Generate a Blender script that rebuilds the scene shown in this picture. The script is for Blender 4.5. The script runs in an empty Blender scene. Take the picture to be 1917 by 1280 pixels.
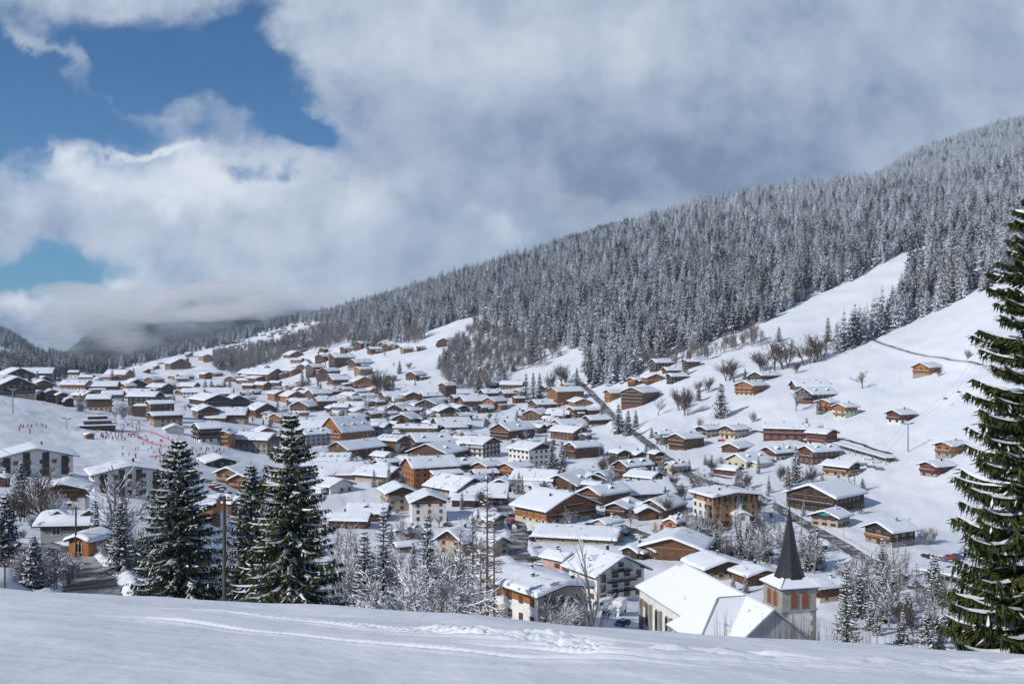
import bpy, bmesh, math, random
import numpy as np
from mathutils import Vector, Matrix, noise as mnoise

# ------------------------------------------------------------------ camera, sky, sun, exposure
F = 1863.75; CX = 958.5; HZ = 640.0          # focal length and horizon in photo pixels
scene = bpy.context.scene
cam_d = bpy.data.cameras.new("camera"); cam_d.lens = 35.0; cam_d.sensor_width = 36.0
cam_d.clip_start = 0.3; cam_d.clip_end = 40000
cam = bpy.data.objects.new("camera", cam_d); scene.collection.objects.link(cam)
cam.location = (0, 0, 0); cam.rotation_euler = (math.radians(90), 0, 0)
scene.camera = cam
scene.view_settings.view_transform = 'Standard'; scene.view_settings.look = 'None'
scene.view_settings.exposure = 0.12; scene.view_settings.gamma = 1.0
scene.cycles.use_denoising = True
try: scene.cycles.denoiser = 'OPENIMAGEDENOISE'
except Exception: pass
scene.cycles.max_bounces = 6; scene.cycles.diffuse_bounces = 2; scene.cycles.glossy_bounces = 2
scene.cycles.volume_bounces = 3; scene.cycles.transparent_max_bounces = 8
scene.cycles.use_adaptive_sampling = True; scene.cycles.adaptive_threshold = 0.02
SUN_EL = math.radians(32); SUN_AZ = math.radians(-123)   # azimuth from +Y (view direction), clockwise positive
sun_dir = Vector((math.sin(SUN_AZ)*math.cos(SUN_EL), math.cos(SUN_AZ)*math.cos(SUN_EL), math.sin(SUN_EL)))
sl = bpy.data.lights.new("sun", 'SUN'); sl.energy = 3.3; sl.angle = math.radians(0.6); sl.color = (1.0, 0.955, 0.89)
sun = bpy.data.objects.new("sun", sl); scene.collection.objects.link(sun)
sun.rotation_euler = (-sun_dir).to_track_quat('-Z', 'Y').to_euler(); sun.location = (-300, -100, 300)

class NT:
    """small expression helper over a node tree"""
    def __init__(s, tree): s.t = tree
    def n(s, typ, **kw):
        x = s.t.nodes.new(typ)
        for k, v in kw.items(): setattr(x, k, v)
        return x
    def put(s, sock, v):
        if isinstance(v, bpy.types.NodeSocket): s.t.links.new(v, sock)
        else: sock.default_value = v
    def m(s, op, a, b=0.0, c=0.0, clamp=False):
        x = s.n('ShaderNodeMath', operation=op, use_clamp=clamp)
        s.put(x.inputs[0], a); s.put(x.inputs[1], b); s.put(x.inputs[2], c)
        return x.outputs[0]
    def add(s, a, b): return s.m('ADD', a, b)
    def sub(s, a, b): return s.m('SUBTRACT', a, b)
    def mul(s, a, b): return s.m('MULTIPLY', a, b)
    def ramp(s, v, a, b, lo=0.0, hi=1.0):
        x = s.n('ShaderNodeMapRange', interpolation_type='SMOOTHSTEP')
        s.put(x.inputs['Value'], v); s.put(x.inputs['From Min'], a); s.put(x.inputs['From Max'], b)
        s.put(x.inputs['To Min'], lo); s.put(x.inputs['To Max'], hi)
        return x.outputs[0]
    def mix(s, f, a, b):
        x = s.n('ShaderNodeMix', data_type='RGBA')
        s.put(x.inputs[0], f)
        for i, v in ((6, a), (7, b)):
            s.put(x.inputs[i], v if isinstance(v, bpy.types.NodeSocket) else tuple(v) + (1,))
        return x.outputs[2]
    def noise(s, vec, scale, detail=4, rough=0.5, dist=0.0):
        x = s.n('ShaderNodeTexNoise'); s.put(x.inputs['Vector'], vec)
        x.inputs['Scale'].default_value = scale; x.inputs['Detail'].default_value = detail
        x.inputs['Roughness'].default_value = rough; x.inputs['Distortion'].default_value = dist
        return x.outputs[0]
    def blob(s, x, y, cx, cy, rx, ry, amp, rot=0.0):
        """soft elliptical bump exp(-r2)"""
        c, sn = math.cos(rot), math.sin(rot)
        dx = s.sub(x, cx); dy = s.sub(y, cy)
        a = s.add(s.mul(dx, c/rx), s.mul(dy, sn/rx)); b = s.add(s.mul(dx, -sn/ry), s.mul(dy, c/ry))
        r2 = s.add(s.mul(a, a), s.mul(b, b))
        return s.mul(s.m('EXPONENT', s.mul(r2, -1.0)), amp)
    def sum(s, *v):
        r = v[0]
        for k in v[1:]: r = s.add(r, k)
        return r

world = bpy.data.worlds.new("World"); scene.world = world; world.use_nodes = True
w = NT(world.node_tree); world.node_tree.nodes.clear()
tc = w.n('ShaderNodeTexCoord'); sep = w.n('ShaderNodeSeparateXYZ'); w.put(sep.inputs[0], tc.outputs['Generated'])
dx_, dy_, dz_ = sep.outputs
dyc = w.m('MAXIMUM', w.m('ABSOLUTE', dy_), 0.12)
# cloud layout is laid over the compass directions (x: azimuth tangent, y: height tangent), in thousandths of a photo pixel
X = w.add(w.mul(w.m('DIVIDE', dx_, dyc), F/1000), CX/1000)
Yp = w.sub(HZ/1000, w.mul(w.m('DIVIDE', dz_, dyc), F/1000))
cmb = w.n('ShaderNodeCombineXYZ'); w.put(cmb.inputs[0], X); w.put(cmb.inputs[1], Yp)
P = cmb.outputs[0]
# warp coordinates for ragged cloud edges
wn = w.n('ShaderNodeTexNoise'); w.put(wn.inputs['Vector'], P); wn.inputs['Scale'].default_value = 5.0; wn.inputs['Detail'].default_value = 8
wn.inputs['Roughness'].default_value = 0.58
wsep = w.n('ShaderNodeSeparateColor'); w.put(wsep.inputs[0], wn.outputs['Color'])
xw = w.add(X, w.mul(w.sub(wsep.outputs[0], 0.5), 0.30)); yw = w.add(Yp, w.mul(w.sub(wsep.outputs[1], 0.5), 0.24))
b = lambda *a, **k: w.blob(xw, yw, *a, **k)
fine = w.sub(w.noise(P, 7.0, 10, 0.60), 0.5)
broad = w.sub(w.noise(P, 2.2, 5, 0.5), 0.5)
mp = w.n('ShaderNodeMapping'); w.put(mp.inputs['Vector'], P); mp.inputs['Rotation'].default_value = (0, 0, math.radians(-32)); mp.inputs['Scale'].default_value = (2.0, 9.0, 1)
streak = w.sub(w.noise(mp.outputs[0], 1.3, 7, 0.58, 0.4), 0.5)
holes = w.sum(
    b(0.10, 0.16, 0.27, 0.15, 1.6), b(0.34, 0.13, 0.15, 0.13, 1.35), b(-0.25, 0.20, 0.25, 0.20, 1.2),
    b(0.50, 0.175, 0.16, 0.055, 1.45, rot=0.62), b(0.585, 0.235, 0.05, 0.03, 1.1, rot=0.4), b(0.455, 0.03, 0.06, 0.05, 0.8),
    b(0.485, 0.31, 0.035, 0.02, 0.85), b(0.10, 0.515, 0.17, 0.045, 1.7), b(-0.2, 0.50, 0.2, 0.06, 1.2), b(-0.02, 0.30, 0.10, 0.03, 0.6))
wisp = w.sum(b(0.20, 0.005, 0.16, 0.05, 1.1), b(0.15, 0.145, 0.13, 0.018, 0.95, rot=0.5), b(0.36, 0.20, 0.10, 0.035, 0.8), b(0.41, 0.14, 0.05, 0.02, 0.3),
             b(0.05, 0.08, 0.06, 0.02, 0.8, rot=0.4), b(0.11, 0.285, 0.02, 0.03, 1.0), b(0.26, 0.285, 0.10, 0.009, 0.9), b(0.30, 0.07, 0.05, 0.03, 0.45), b(0.02,0.41,0.25,0.05,0.3))
cov = w.sum(1.02, w.mul(holes, -0.92), wisp, w.mul(fine, 1.25), w.mul(streak, 0.9))
cover = w.ramp(cov, -0.25, 0.95)
cover = w.mul(cover, w.mul(w.ramp(dz_, 0.42, 0.72, 1.0, 0.12), w.ramp(dy_, -0.2, 0.1, 0.45, 1.0)))   # unseen sky overhead and behind cleared to lower ambient light and deepen shadows
# brightness of the clouds themselves (thick grey bellies, bright tops)
lum = w.sum(0.40,
    b(0.25, 0.33, 0.22, 0.05, 0.40), b(0.37, 0.37, 0.12, 0.06, 0.34), b(0.33, 0.295, 0.06, 0.02, 0.15), b(0.22, 0.62, 0.30, 0.07, 0.05), b(0.14, 0.32, 0.13, 0.03, 0.12),
    b(0.68, 0.38, 0.07, 0.06, 0.20), b(0.56, 0.41, 0.04, 0.03, 0.14), b(0.56, 0.30, 0.10, 0.06, 0.10),
    b(0.19, 0.56, 0.07, 0.03, 0.26), b(0.06, 0.585, 0.09, 0.02, 0.22), b(0.33, 0.50, 0.15, 0.06, 0.10), b(0.60, 0.53, 0.2, 0.05, 0.06),
    b(1.15, 0.10, 0.45, 0.07, 0.12), b(0.85, 0.03, 0.30, 0.06, 0.06), b(0.93, 0.455, 0.045, 0.02, 0.16), b(1.66, 0.29, 0.07, 0.05, 0.10),
    b(0.05, 0.42, 0.20, 0.04, -0.04), b(0.46, 0.40, 0.07, 0.03, -0.07),
    b(0.08, 0.645, 0.22, 0.04, -0.20),
    b(1.25, 0.32, 0.38, 0.10, -0.17), b(1.60, 0.22, 0.35, 0.10, -0.11), b(1.55, 0.05, 0.45, 0.09, -0.06), b(0.75, 0.22, 0.22, 0.07, -0.06), b(1.0, 0.42, 0.16, 0.05, -0.07), b(0.78, 0.50, 0.12, 0.04, -0.03),
    w.mul(fine, 0.50), w.mul(w.sub(w.noise(P, 15.0, 6, 0.55, 0.6), 0.5), w.ramp(xw, 0.45, 0.9, 0.30, 0.05)), w.mul(broad, 0.12))
cr = w.n('ShaderNodeValToRGB'); w.put(cr.inputs[0], w.add(lum, w.mul(w.sub(lum, 0.42), 0.25)))
el = cr.color_ramp.elements
el[0].position = 0.14; el[0].color = (0.16, 0.225, 0.345, 1)
el[1].position = 0.85; el[1].color = (0.72, 0.76, 0.83, 1)
for p, c in ((0.30, (0.30, 0.375, 0.505, 1)), (0.48, (0.46, 0.52, 0.63, 1)), (0.66, (0.60, 0.655, 0.74, 1))):
    e = el.new(p); e.color = c
sky = w.n('ShaderNodeTexSky'); sky.sky_type = 'NISHITA'; sky.sun_disc = False
sky.sun_elevation = SUN_EL; sky.sun_rotation = SUN_AZ; sky.altitude = 1200; sky.air_density = 1.0; sky.dust_density = 0.3; sky.ozone_density = 1.5
tint = w.n('ShaderNodeMix', data_type='RGBA'); tint.blend_type = 'MULTIPLY'; tint.inputs[0].default_value = 1.0
w.put(tint.inputs[6], sky.outputs[0]); tint.inputs[7].default_value = (0.30, 0.84, 1.28, 1)
bg1 = w.n('ShaderNodeBackground'); w.put(bg1.inputs[0], tint.outputs[2]); bg1.inputs[1].default_value = 0.058
bg2 = w.n('ShaderNodeBackground'); w.put(bg2.inputs[0], cr.outputs[0]); bg2.inputs[1].default_value = 1.0
mx = w.n('ShaderNodeMixShader'); w.put(mx.inputs[0], cover); w.put(mx.inputs[1], bg1.outputs[0]); w.put(mx.inputs[2], bg2.outputs[0])
wo = w.n('ShaderNodeOutputWorld'); w.put(wo.inputs[0], mx.outputs[0])
world.cycles.sampling_method = 'MANUAL'; world.cycles.sample_map_resolution = 512

# ------------------------------------------------------------------ object helpers
COL = scene.collection
def tag(o, label=None, cat=None, group=None, kind=None):
    if label: o['label'] = label
    if cat: o['category'] = cat
    if group: o['group'] = group
    if kind: o['kind'] = kind
    return o
def empty(name, loc, rz=0.0, **kw):
    o = bpy.data.objects.new(name, None); COL.objects.link(o)
    o.location = loc; o.rotation_euler = (0, 0, rz); o.empty_display_size = 0.5
    return tag(o, **kw)
def link(name, me, parent=None, mats=None):
    o = bpy.data.objects.new(name, me); COL.objects.link(o)
    if parent is not None: o.parent = parent
    if mats is not None and not me.materials:
        for m_ in (mats if isinstance(mats, (list, tuple)) else [mats]): me.materials.append(m_)
    return o
class MB:
    """mesh builder: collects verts, faces and material indices"""
    def __init__(s): s.v = []; s.f = []; s.mi = []
    def quad(s, a, b_, c, d, mi=0):
        k = len(s.v); s.v += [a, b_, c, d]; s.f.append((k, k+1, k+2, k+3)); s.mi.append(mi)
    def tri(s, a, b_, c, mi=0):
        k = len(s.v); s.v += [a, b_, c]; s.f.append((k, k+1, k+2)); s.mi.append(mi)
    def poly(s, pts, mi=0):
        k = len(s.v); s.v += list(pts); s.f.append(tuple(range(k, k+len(pts)))); s.mi.append(mi)
    def box(s, x0, x1, y0, y1, z0, z1, mi=0):
        k = len(s.v)
        s.v += [(x0,y0,z0),(x1,y0,z0),(x1,y1,z0),(x0,y1,z0),(x0,y0,z1),(x1,y0,z1),(x1,y1,z1),(x0,y1,z1)]
        for f in ((0,3,2,1),(4,5,6,7),(0,1,5,4),(1,2,6,5),(2,3,7,6),(3,0,4,7)):
            s.f.append(tuple(k+i for i in f)); s.mi.append(mi)
    def prism(s, poly, y0, y1, mi=0):
        """poly of (x,z), counter-clockwise seen from -y, extruded along y"""
        n = len(poly); k = len(s.v)
        s.v += [(x, y0, z) for x, z in poly] + [(x, y1, z) for x, z in poly]
        s.f.append(tuple(k+i for i in range(n))); s.mi.append(mi)
        s.f.append(tuple(k+n+i for i in reversed(range(n)))); s.mi.append(mi)
        for i in range(n):
            j = (i+1) % n; s.f.append((k+i, k+n+i, k+n+j, k+j)); s.mi.append(mi)
    def tube(s, p0, p1, r0, r1, n=5, mi=0, caps=True):
        p0 = Vector(p0); p1 = Vector(p1); d = p1-p0
        if d.length < 1e-6: return
        q = d.to_track_quat('Z', 'Y'); k = len(s.v)
        for p, r in ((p0, r0), (p1, r1)):
            for i in range(n):
                a = 2*math.pi*i/n; s.v.append(tuple(p + q @ Vector((math.cos(a)*r, math.sin(a)*r, 0))))
        for i in range(n):
            j = (i+1) % n; s.f.append((k+i, k+j, k+n+j, k+n+i)); s.mi.append(mi)
        if caps:
            s.f.append(tuple(k+n+i for i in range(n))); s.mi.append(mi)
            s.f.append(tuple(k+i for i in reversed(range(n)))); s.mi.append(mi)
    def mesh(s, name, mats=None, smooth=False):
        me = bpy.data.meshes.new(name); me.from_pydata(s.v, [], s.f)
        for m_ in (mats if isinstance(mats, (list, tuple)) else [mats] if mats else []): me.materials.append(m_)
        if any(s.mi): me.polygons.foreach_set('material_index', s.mi)
        if smooth: me.polygons.foreach_set('use_smooth', [True]*len(me.polygons))
        me.update(); return me
    def obj(s, name, mats, parent=None, smooth=False):
        return link(name, s.mesh(name, mats, smooth), parent)
def copy_tree(o, parent=None):
    c = o.copy(); COL.objects.link(c)
    if parent is not None: c.parent = parent
    for ch in o.children: copy_tree(ch, c)
    return c

# ------------------------------------------------------------------ materials
MAT = {}
def mat(name, col, rough=0.8, col2=None, scale=3.0, bump=0.0, bscale=20.0, detail=4, stretch=None, spec=0.3, metal=0.0, coord='Object', lo=0.35, hi=0.65, sss=False, objvar=0.0):
    m_ = bpy.data.materials.new(name); m_.use_nodes = True; t = NT(m_.node_tree)
    p = m_.node_tree.nodes['Principled BSDF']
    p.inputs['Roughness'].default_value = rough; p.inputs['Specular IOR Level'].default_value = spec; p.inputs['Metallic'].default_value = metal
    if coord == 'World': vec = t.n('ShaderNodeNewGeometry').outputs['Position']
    else: vec = t.n('ShaderNodeTexCoord').outputs['Object']
    if stretch:
        mm = t.n('ShaderNodeMapping'); t.put(mm.inputs[0], vec); mm.inputs['Scale'].default_value = stretch; vec = mm.outputs[0]
    c = None
    if col2:
        f = t.ramp(t.noise(vec, scale, detail, 0.6), lo, hi); c = t.mix(f, col, col2)
    if objvar:
        oi = t.n('ShaderNodeObjectInfo'); hs = t.n('ShaderNodeHueSaturation')
        t.put(hs.inputs['Value'], t.add(1-objvar/2, t.mul(oi.outputs['Random'], objvar)))
        t.put(hs.inputs['Color'], c if c is not None else tuple(col)+(1,)); c = hs.outputs[0]
    t.put(p.inputs['Base Color'], c if c is not None else tuple(col) + (1,))
    if bump:
        bn = t.n('ShaderNodeBump'); bn.inputs['Strength'].default_value = bump; bn.inputs['Distance'].default_value = 0.1
        t.put(bn.inputs['Height'], t.noise(vec, bscale, 5, 0.6)); t.put(p.inputs['Normal'], bn.outputs[0])
    MAT[name] = m_; return m_
SNOW = (0.80, 0.83, 0.88)
mat('roof_snow', SNOW, 0.55, (0.74, 0.78, 0.85), 0.5, bump=0.25, bscale=1.3, spec=0.2)
mat('branch_snow', (0.82, 0.85, 0.90), 0.6, spec=0.2)
WOODS = {
 'orange': ((0.37, 0.155, 0.052), (0.25, 0.10, 0.035)), 'tan': ((0.36, 0.22, 0.115), (0.26, 0.15, 0.075)),
 'brown': ((0.14, 0.068, 0.037), (0.085, 0.042, 0.025)), 'dark': ((0.055, 0.036, 0.028), (0.035, 0.024, 0.020)),
 'red': ((0.17, 0.055, 0.038), (0.12, 0.038, 0.028)), 'grey': ((0.13, 0.115, 0.10), (0.08, 0.07, 0.06))}
for k, (a, c) in WOODS.items(): mat('wood_'+k, a, 0.75, c, 2.0, stretch=(6, 6, 0.35), bump=0.3, bscale=6, objvar=0.3)
PL = {'white': (0.72, 0.71, 0.68), 'cream': (0.60, 0.54, 0.42), 'beige': (0.42, 0.36, 0.28), 'stone': (0.30, 0.28, 0.25), 'pink': (0.55, 0.36, 0.31), 'grey': (0.33, 0.34, 0.36), 'green': (0.50, 0.57, 0.44), 'mint': (0.56, 0.66, 0.52)}
for k, a in PL.items(): mat('wall_'+k, a, 0.9, tuple(x*0.86 for x in a), 0.6, bump=0.1, bscale=8)
mat('roof_dark', (0.035, 0.033, 0.034), 0.7, (0.06, 0.055, 0.05), 1.0)
mat('window_glass', (0.018, 0.022, 0.028), 0.12, spec=0.6)
mat('window_frame', (0.30, 0.19, 0.11), 0.6); mat('frame_white', (0.6, 0.6, 0.58), 0.6)
mat('shutter_orange', (0.42, 0.16, 0.06), 0.6); mat('shutter_brown', (0.12, 0.05, 0.03), 0.6)
mat('iron', (0.03, 0.03, 0.033), 0.5); mat('steel', (0.30, 0.32, 0.34), 0.45, metal=0.6)
mat('concrete', (0.28, 0.27, 0.26), 0.9, (0.2, 0.2, 0.19), 1.0)
mat('asphalt', (0.095, 0.088, 0.086), 0.75, (0.42, 0.43, 0.46), 0.22, coord='World', lo=0.46, hi=0.64, bump=0.2, bscale=2)
mat('slate', (0.008, 0.009, 0.012), 0.6, (0.022, 0.025, 0.03), 2.0, bump=0.4, bscale=5)
mat('slate_light', (0.028, 0.031, 0.038), 0.6, (0.02, 0.023, 0.029), 2.0, bump=0.4, bscale=5)
mat('copper_green', (0.16, 0.22, 0.22), 0.55, (0.22, 0.29, 0.29), 1.0)
mat('bark', (0.075, 0.055, 0.042), 0.9, (0.035, 0.027, 0.022), 4.0)
mat('needles', (0.020, 0.034, 0.014), 0.75, (0.042, 0.058, 0.022), 1.2, objvar=0.25)
mat('needles_cold', (0.018, 0.028, 0.024), 0.8, (0.030, 0.042, 0.034), 1.2, objvar=0.3)
mat('needles_near', (0.030, 0.042, 0.010), 0.75, (0.062, 0.074, 0.018), 0.9, objvar=0.1)

for nm_, lo_, hi_ in (('rime_heavy', 0.30, 0.46), ('rime_mid', 0.40, 0.56), ('rime_light', 0.50, 0.68)):
    mat(nm_, (0.020, 0.028, 0.026), 0.8, (0.78, 0.82, 0.88), 0.7, lo=lo_+0.04, hi=hi_-0.04, detail=4, stretch=(1, 1, 0.7), objvar=0.3)
mat('twig_rime', (0.10, 0.08, 0.07), 0.9, (0.30, 0.28, 0.28), 0.9, objvar=0.3)

def church_snow():
    m_ = bpy.data.materials.new('church_snow'); m_.use_nodes = True; t = NT(m_.node_tree); p = m_.node_tree.nodes['Principled BSDF']
    pos = t.n('ShaderNodeTexCoord').outputs['Object']; sp = t.n('ShaderNodeSeparateXYZ'); t.put(sp.inputs[0], pos)
    slid = t.mul(t.ramp(t.noise(pos, 0.35, 6, 0.7), 0.63, 0.66), 0.8)
    c = t.mix(slid, (0.79, 0.82, 0.87), (0.30, 0.34, 0.36))
    t.put(p.inputs['Base Color'], c); p.inputs['Roughness'].default_value = 0.6; p.inputs['Specular IOR Level'].default_value = 0.15
    bn = t.n('ShaderNodeBump'); bn.inputs['Strength'].default_value = 0.5; bn.inputs['Distance'].default_value = 0.12; t.put(bn.inputs['Height'], t.noise(pos, 0.9, 5, 0.6)); t.put(p.inputs['Normal'], bn.outputs[0])
    MAT['church_snow'] = m_
church_snow()

def patchy_roof_snow():
    m_ = MAT['roof_snow']; t = NT(m_.node_tree); p = m_.node_tree.nodes['Principled BSDF']; old = p.inputs['Base Color'].links[0].from_socket
    pos = t.n('ShaderNodeTexCoord').outputs['Object']; rnd = t.n('ShaderNodeObjectInfo').outputs['Random']
    mp_ = t.n('ShaderNodeMapping'); t.put(mp_.inputs[0], pos); mp_.inputs['Scale'].default_value = (0.5, 1.0, 1.0)
    bare = t.mul(t.ramp(t.noise(mp_.outputs[0], 0.42, 6, 0.68), 0.60, 0.635), t.ramp(rnd, 0.58, 0.62))
    t.put(p.inputs['Base Color'], t.mix(t.mul(bare, 0.85), old, (0.13, 0.12, 0.12)))
patchy_roof_snow()

# ------------------------------------------------------------------ terrain: height field from surveyed profiles
# per bearing (given as photo column): (distance m, height m) pairs
def prof(rows): return [(D, (HZ-py)/F*D) for py, D in rows]
PROFILE = {
 -400: [(60,-20),(90,-24),(150,-27),(235,-32),(330,-34),(430,-31),(560,-20),(900,-20),(1500,-25),(2200,20),(2800,110),(3600,260)],
 0:    [(60,-19),(85,-21.5),(110,-25.5),(150,-29)] + prof([(930,235),(880,330),(840,400),(800,480),(760,570),(745,640),(722,900),(702,1500),(682,2100),(645,2700),(612,3300)]),
 100:  [(60,-19.5),(85,-23),(105,-25.8),(160,-31)] + prof([(930,250),(880,350),(840,450),(800,560),(760,680),(735,820),(717,1000),(702,1400),(696,2000),(680,2500),(668,3000)]),
 200:  [(60,-20),(85,-24),(105,-27.5),(170,-34)] + prof([(945,270),(895,365),(840,470),(800,590),(755,800),(730,1050),(708,1500),(697,2200),(687,3000),(684,4000)]),
 300:  [(60,-20.5),(85,-25),(130,-32.8),(200,-38.6)] + prof([(935,305),(885,395),(835,515),(785,700),(735,1080),(702,1600),(678,2300),(664,3300),(655,4200)]),
 400:  [(60,-20.5),(85,-25),(130,-34.5),(200,-45)] + prof([(1000,290),(950,345),(880,455),(830,570),(780,740),(740,1080),(700,1600),(660,2300),(640,3200),(628,4200)]),
 500:  [(60,-20.5),(85,-26),(130,-38),(200,-51),(290,-64)] + prof([(1000,355),(950,405),(900,490),(850,600),(800,760),(750,1100),(712,1450),(680,1750),(650,2200),(620,2900),(606,3800)]),
 600:  [(60,-21),(85,-27),(130,-42),(200,-56),(290,-68)] + prof([(1000,362),(900,495),(850,605),(800,775),(760,1000),(720,1230),(680,1450),(650,1750),(610,2300),(585,3200)]),
 700:  [(60,-21),(85,-28),(130,-44),(200,-58),(290,-70)] + prof([(1000,365),(900,500),(800,790),(750,1000),(700,1220),(660,1400),(630,1600),(590,2000),(562,2700)]),
 800:  [(60,-21),(85,-28),(130,-45),(190,-55),(230,-63),(290,-69.5)] + prof([(1050,325),(950,418),(850,605),(780,850),(740,1000),(700,1170),(650,1350),(610,1520),(570,1900),(535,2400)]),
 900:  [(60,-21),(85,-28),(130,-45),(190,-55),(230,-62.5),(290,-69.5)] + prof([(1050,325),(950,420),(850,610),(780,860),(735,1020),(690,1150),(650,1260),(600,1430),(550,1750),(508,2300)]),
 1000: [(60,-21),(85,-28),(130,-45),(190,-55),(230,-62),(290,-69.5)] + prof([(1050,324),(950,418),(850,600),(785,830),(745,960),(700,1080),(650,1210),(600,1370),(530,1750),(478,2250)]),
 1100: [(60,-21),(85,-28),(130,-45),(190,-55.5),(230,-62.5),(290,-70)] + prof([(1050,322),(950,415),(880,535),(800,780),(750,900),(700,1000),(650,1120),(600,1250),(550,1400),(490,1750),(447,2200)]),
 1300: [(60,-21),(85,-28),(130,-46),(180,-57),(230,-65.5),(270,-71)] + prof([(1050,325),(950,415),(880,530),(800,680),(740,780),(690,880),(640,1000),(590,1110),(520,1300),(450,1600),(392,2050)]),
 1500: [(60,-21.5),(85,-28),(130,-48),(180,-59.5),(225,-67.5),(270,-72.5)] + prof([(1050,330),(950,425),(870,520),(800,610),(740,700),(700,770),(650,870),(600,1000),(500,1250),(410,1650),(352,2050)]),
 1700: [(60,-22),(85,-28),(130,-47),(180,-59.5),(225,-68),(290,-71.6)] + prof([(1000,370),(930,440),(850,500),(780,570),(700,680),(640,800),(590,920),(480,1150),(400,1500),(345,1900),(350,2150),(300,2700),(288,3000)]),
 1900: [(60,-22.5),(85,-28),(130,-46),(180,-58),(225,-67),(270,-73.8)] + prof([(1100,300),(1000,380),(900,430),(800,480),(700,560),(600,680),(530,800),(450,1000),(360,1450),(290,1900),(296,2150),(250,2700),(220,3100)]),
 2300: [(60,-24),(85,-29),(130,-44),(180,-55),(225,-62),(300,-64)] + prof([(950,380),(850,430),(700,520),(600,600),(500,700),(400,900),(300,1350),(230,1800),(236,2100),(190,2700),(160,3100)]),
}
_cols = sorted(PROFILE); NA, NTR = 900, 640; A0, A1 = -0.68, 0.68; OFF = 60.0; T0, T1 = math.log(48.0), math.log(9500.0)
_aa = np.linspace(A0, A1, NA)
YY = np.concatenate([np.arange(-12, 8, 0.8), np.arange(8, 29.95, 0.075), np.arange(30, 44, 0.18), np.exp(np.linspace(math.log(44+OFF), T1, 540))-OFF]); NTR = len(YY)
_lD = np.log(np.linspace(0, 1, 10)*0+1)  # unused
_colz = {}
_ld = np.log(np.clip(YY, 55, 9500))
for c in _cols:
    p = sorted(PROFILE[c]); D = np.array([q[0] for q in p], float); Z = np.array([q[1] for q in p], float)
    el_ = Z/D                                   # tangent of the elevation angle, interpolated over log distance
    v = np.interp(_ld, np.log(D), el_)*np.exp(_ld)
    v = np.where(np.exp(_ld) > D[-1], Z[-1]-(np.exp(_ld)-D[-1])*0.04, v)
    _colz[c] = v
ZC = np.array([_colz[c] for c in _cols])
A_, Y_ = np.meshgrid(_aa, YY); X_ = A_*(Y_+OFF)
pxs = np.clip(CX + F*X_/np.maximum(Y_, 30.0), _cols[0], _cols[-1])
xi = np.interp(pxs, _cols, np.arange(len(_cols))); i0 = np.clip(xi.astype(int), 0, len(_cols)-2); fr = xi-i0; fr = fr*fr*(3-2*fr)*0.5+fr*0.5
rows_ = np.repeat(np.arange(NTR)[:, None], NA, 1)
Zt = ZC[i0, rows_]*(1-fr)+ZC[i0+1, rows_]*fr
Zf = -1.7-0.167*Y_-0.0655*X_*np.clip(1.0, 0, 1)-0.0019*np.clip(Y_, 0, None)**2
wt = np.clip((Y_-42)/(78-42), 0, 1); wt = wt*wt*(3-2*wt)
ZG = Zf*(1-wt)+Zt*wt
def blur(a, n):
    for _ in range(n):
        b_ = a.copy(); b_[1:-1] = 0.25*a[:-2]+0.5*a[1:-1]+0.25*a[2:]; a = b_.copy()
        b_[:, 1:-1] = 0.25*a[:, :-2]+0.5*a[:, 1:-1]+0.25*a[:, 2:]; a = b_
    return a
_s = ZG.copy(); ZG = blur(ZG, 8)
_lat = ZG.copy()
for _ in range(400): _lat[:, 1:-1] = 0.25*_lat[:, :-2]+0.5*_lat[:, 1:-1]+0.25*_lat[:, 2:]
_kk = np.clip((Y_-75)/25, 0, 1); ZG = _lat*_kk+ZG*(1-_kk)
_k = np.clip((Y_-50)/20, 0, 1); ZG = ZG*_k+_s*(1-_k)
# natural undulation of the snow and the hillside
rng = np.random.RandomState(5)
def fbm(X, Y, wl, seed, octv=3):
    r = np.random.RandomState(seed); out = 0
    for o in range(octv):
        for k in range(5):
            a = r.rand()*math.pi; ph = r.rand()*6.28; L = wl*(0.7+0.6*r.rand())/2**o
            out = out + np.sin((X*math.cos(a)+Y*math.sin(a))*6.283/L+ph+1.3*np.sin((X*math.sin(a)-Y*math.cos(a))*3.1/L+ph*2))/(2**o)
    return out/5
farw = np.clip((Y_-500)/1200, 0, 1)
ZG = ZG + fbm(X_, Y_, 14, 1)*0.13*np.clip((Y_+10)/30, 0.2, 1) + fbm(X_, Y_, 60, 2)*0.75*np.clip((Y_-60)/200, 0, 1) + fbm(X_, Y_, 15, 12, 3)*0.32*np.clip((Y_-190)/60, 0, 1)*np.clip((1100-Y_)/300, 0, 1) + fbm(X_, Y_, 220, 3)*7*farw*np.clip((Y_-900)/900, 0, 1)
rng = np.random.RandomState(5)
# ski tracks pressed into the near slope
TRACKS = [([(560,1166),(740,1186),(1000,1208),(1120,1240),(1400,1249),(1960,1266)], (0, 0.3, 0.75, 1.1)),
 ([(640,1176),(800,1190),(1000,1212),(1200,1230),(1500,1247),(1960,1256)], (0, 0.3)),
 ([(760,1182),(1000,1196),(1150,1206),(1350,1220),(1560,1232),(1750,1238),(1960,1250)], (0, 0.32, 0.8)),
 ([(820,1206),(1010,1224),(1130,1243),(1300,1250),(1550,1258),(1960,1272)], (0, 0.3)),
 ([(1180,1206),(1300,1212),(1460,1226),(1650,1236),(1960,1246)], (0, 0.35)),
 ([(250,1140),(450,1156),(640,1172),(900,1196),(1060,1222)], (0, 0.3)), ([(100,1150),(330,1162),(560,1192),(760,1212),(1000,1240)], (0,)),
 ([(1560,1234),(1680,1242),(1800,1252),(1960,1258)], (0, 0.28, 0.6, 0.9))]
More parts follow.
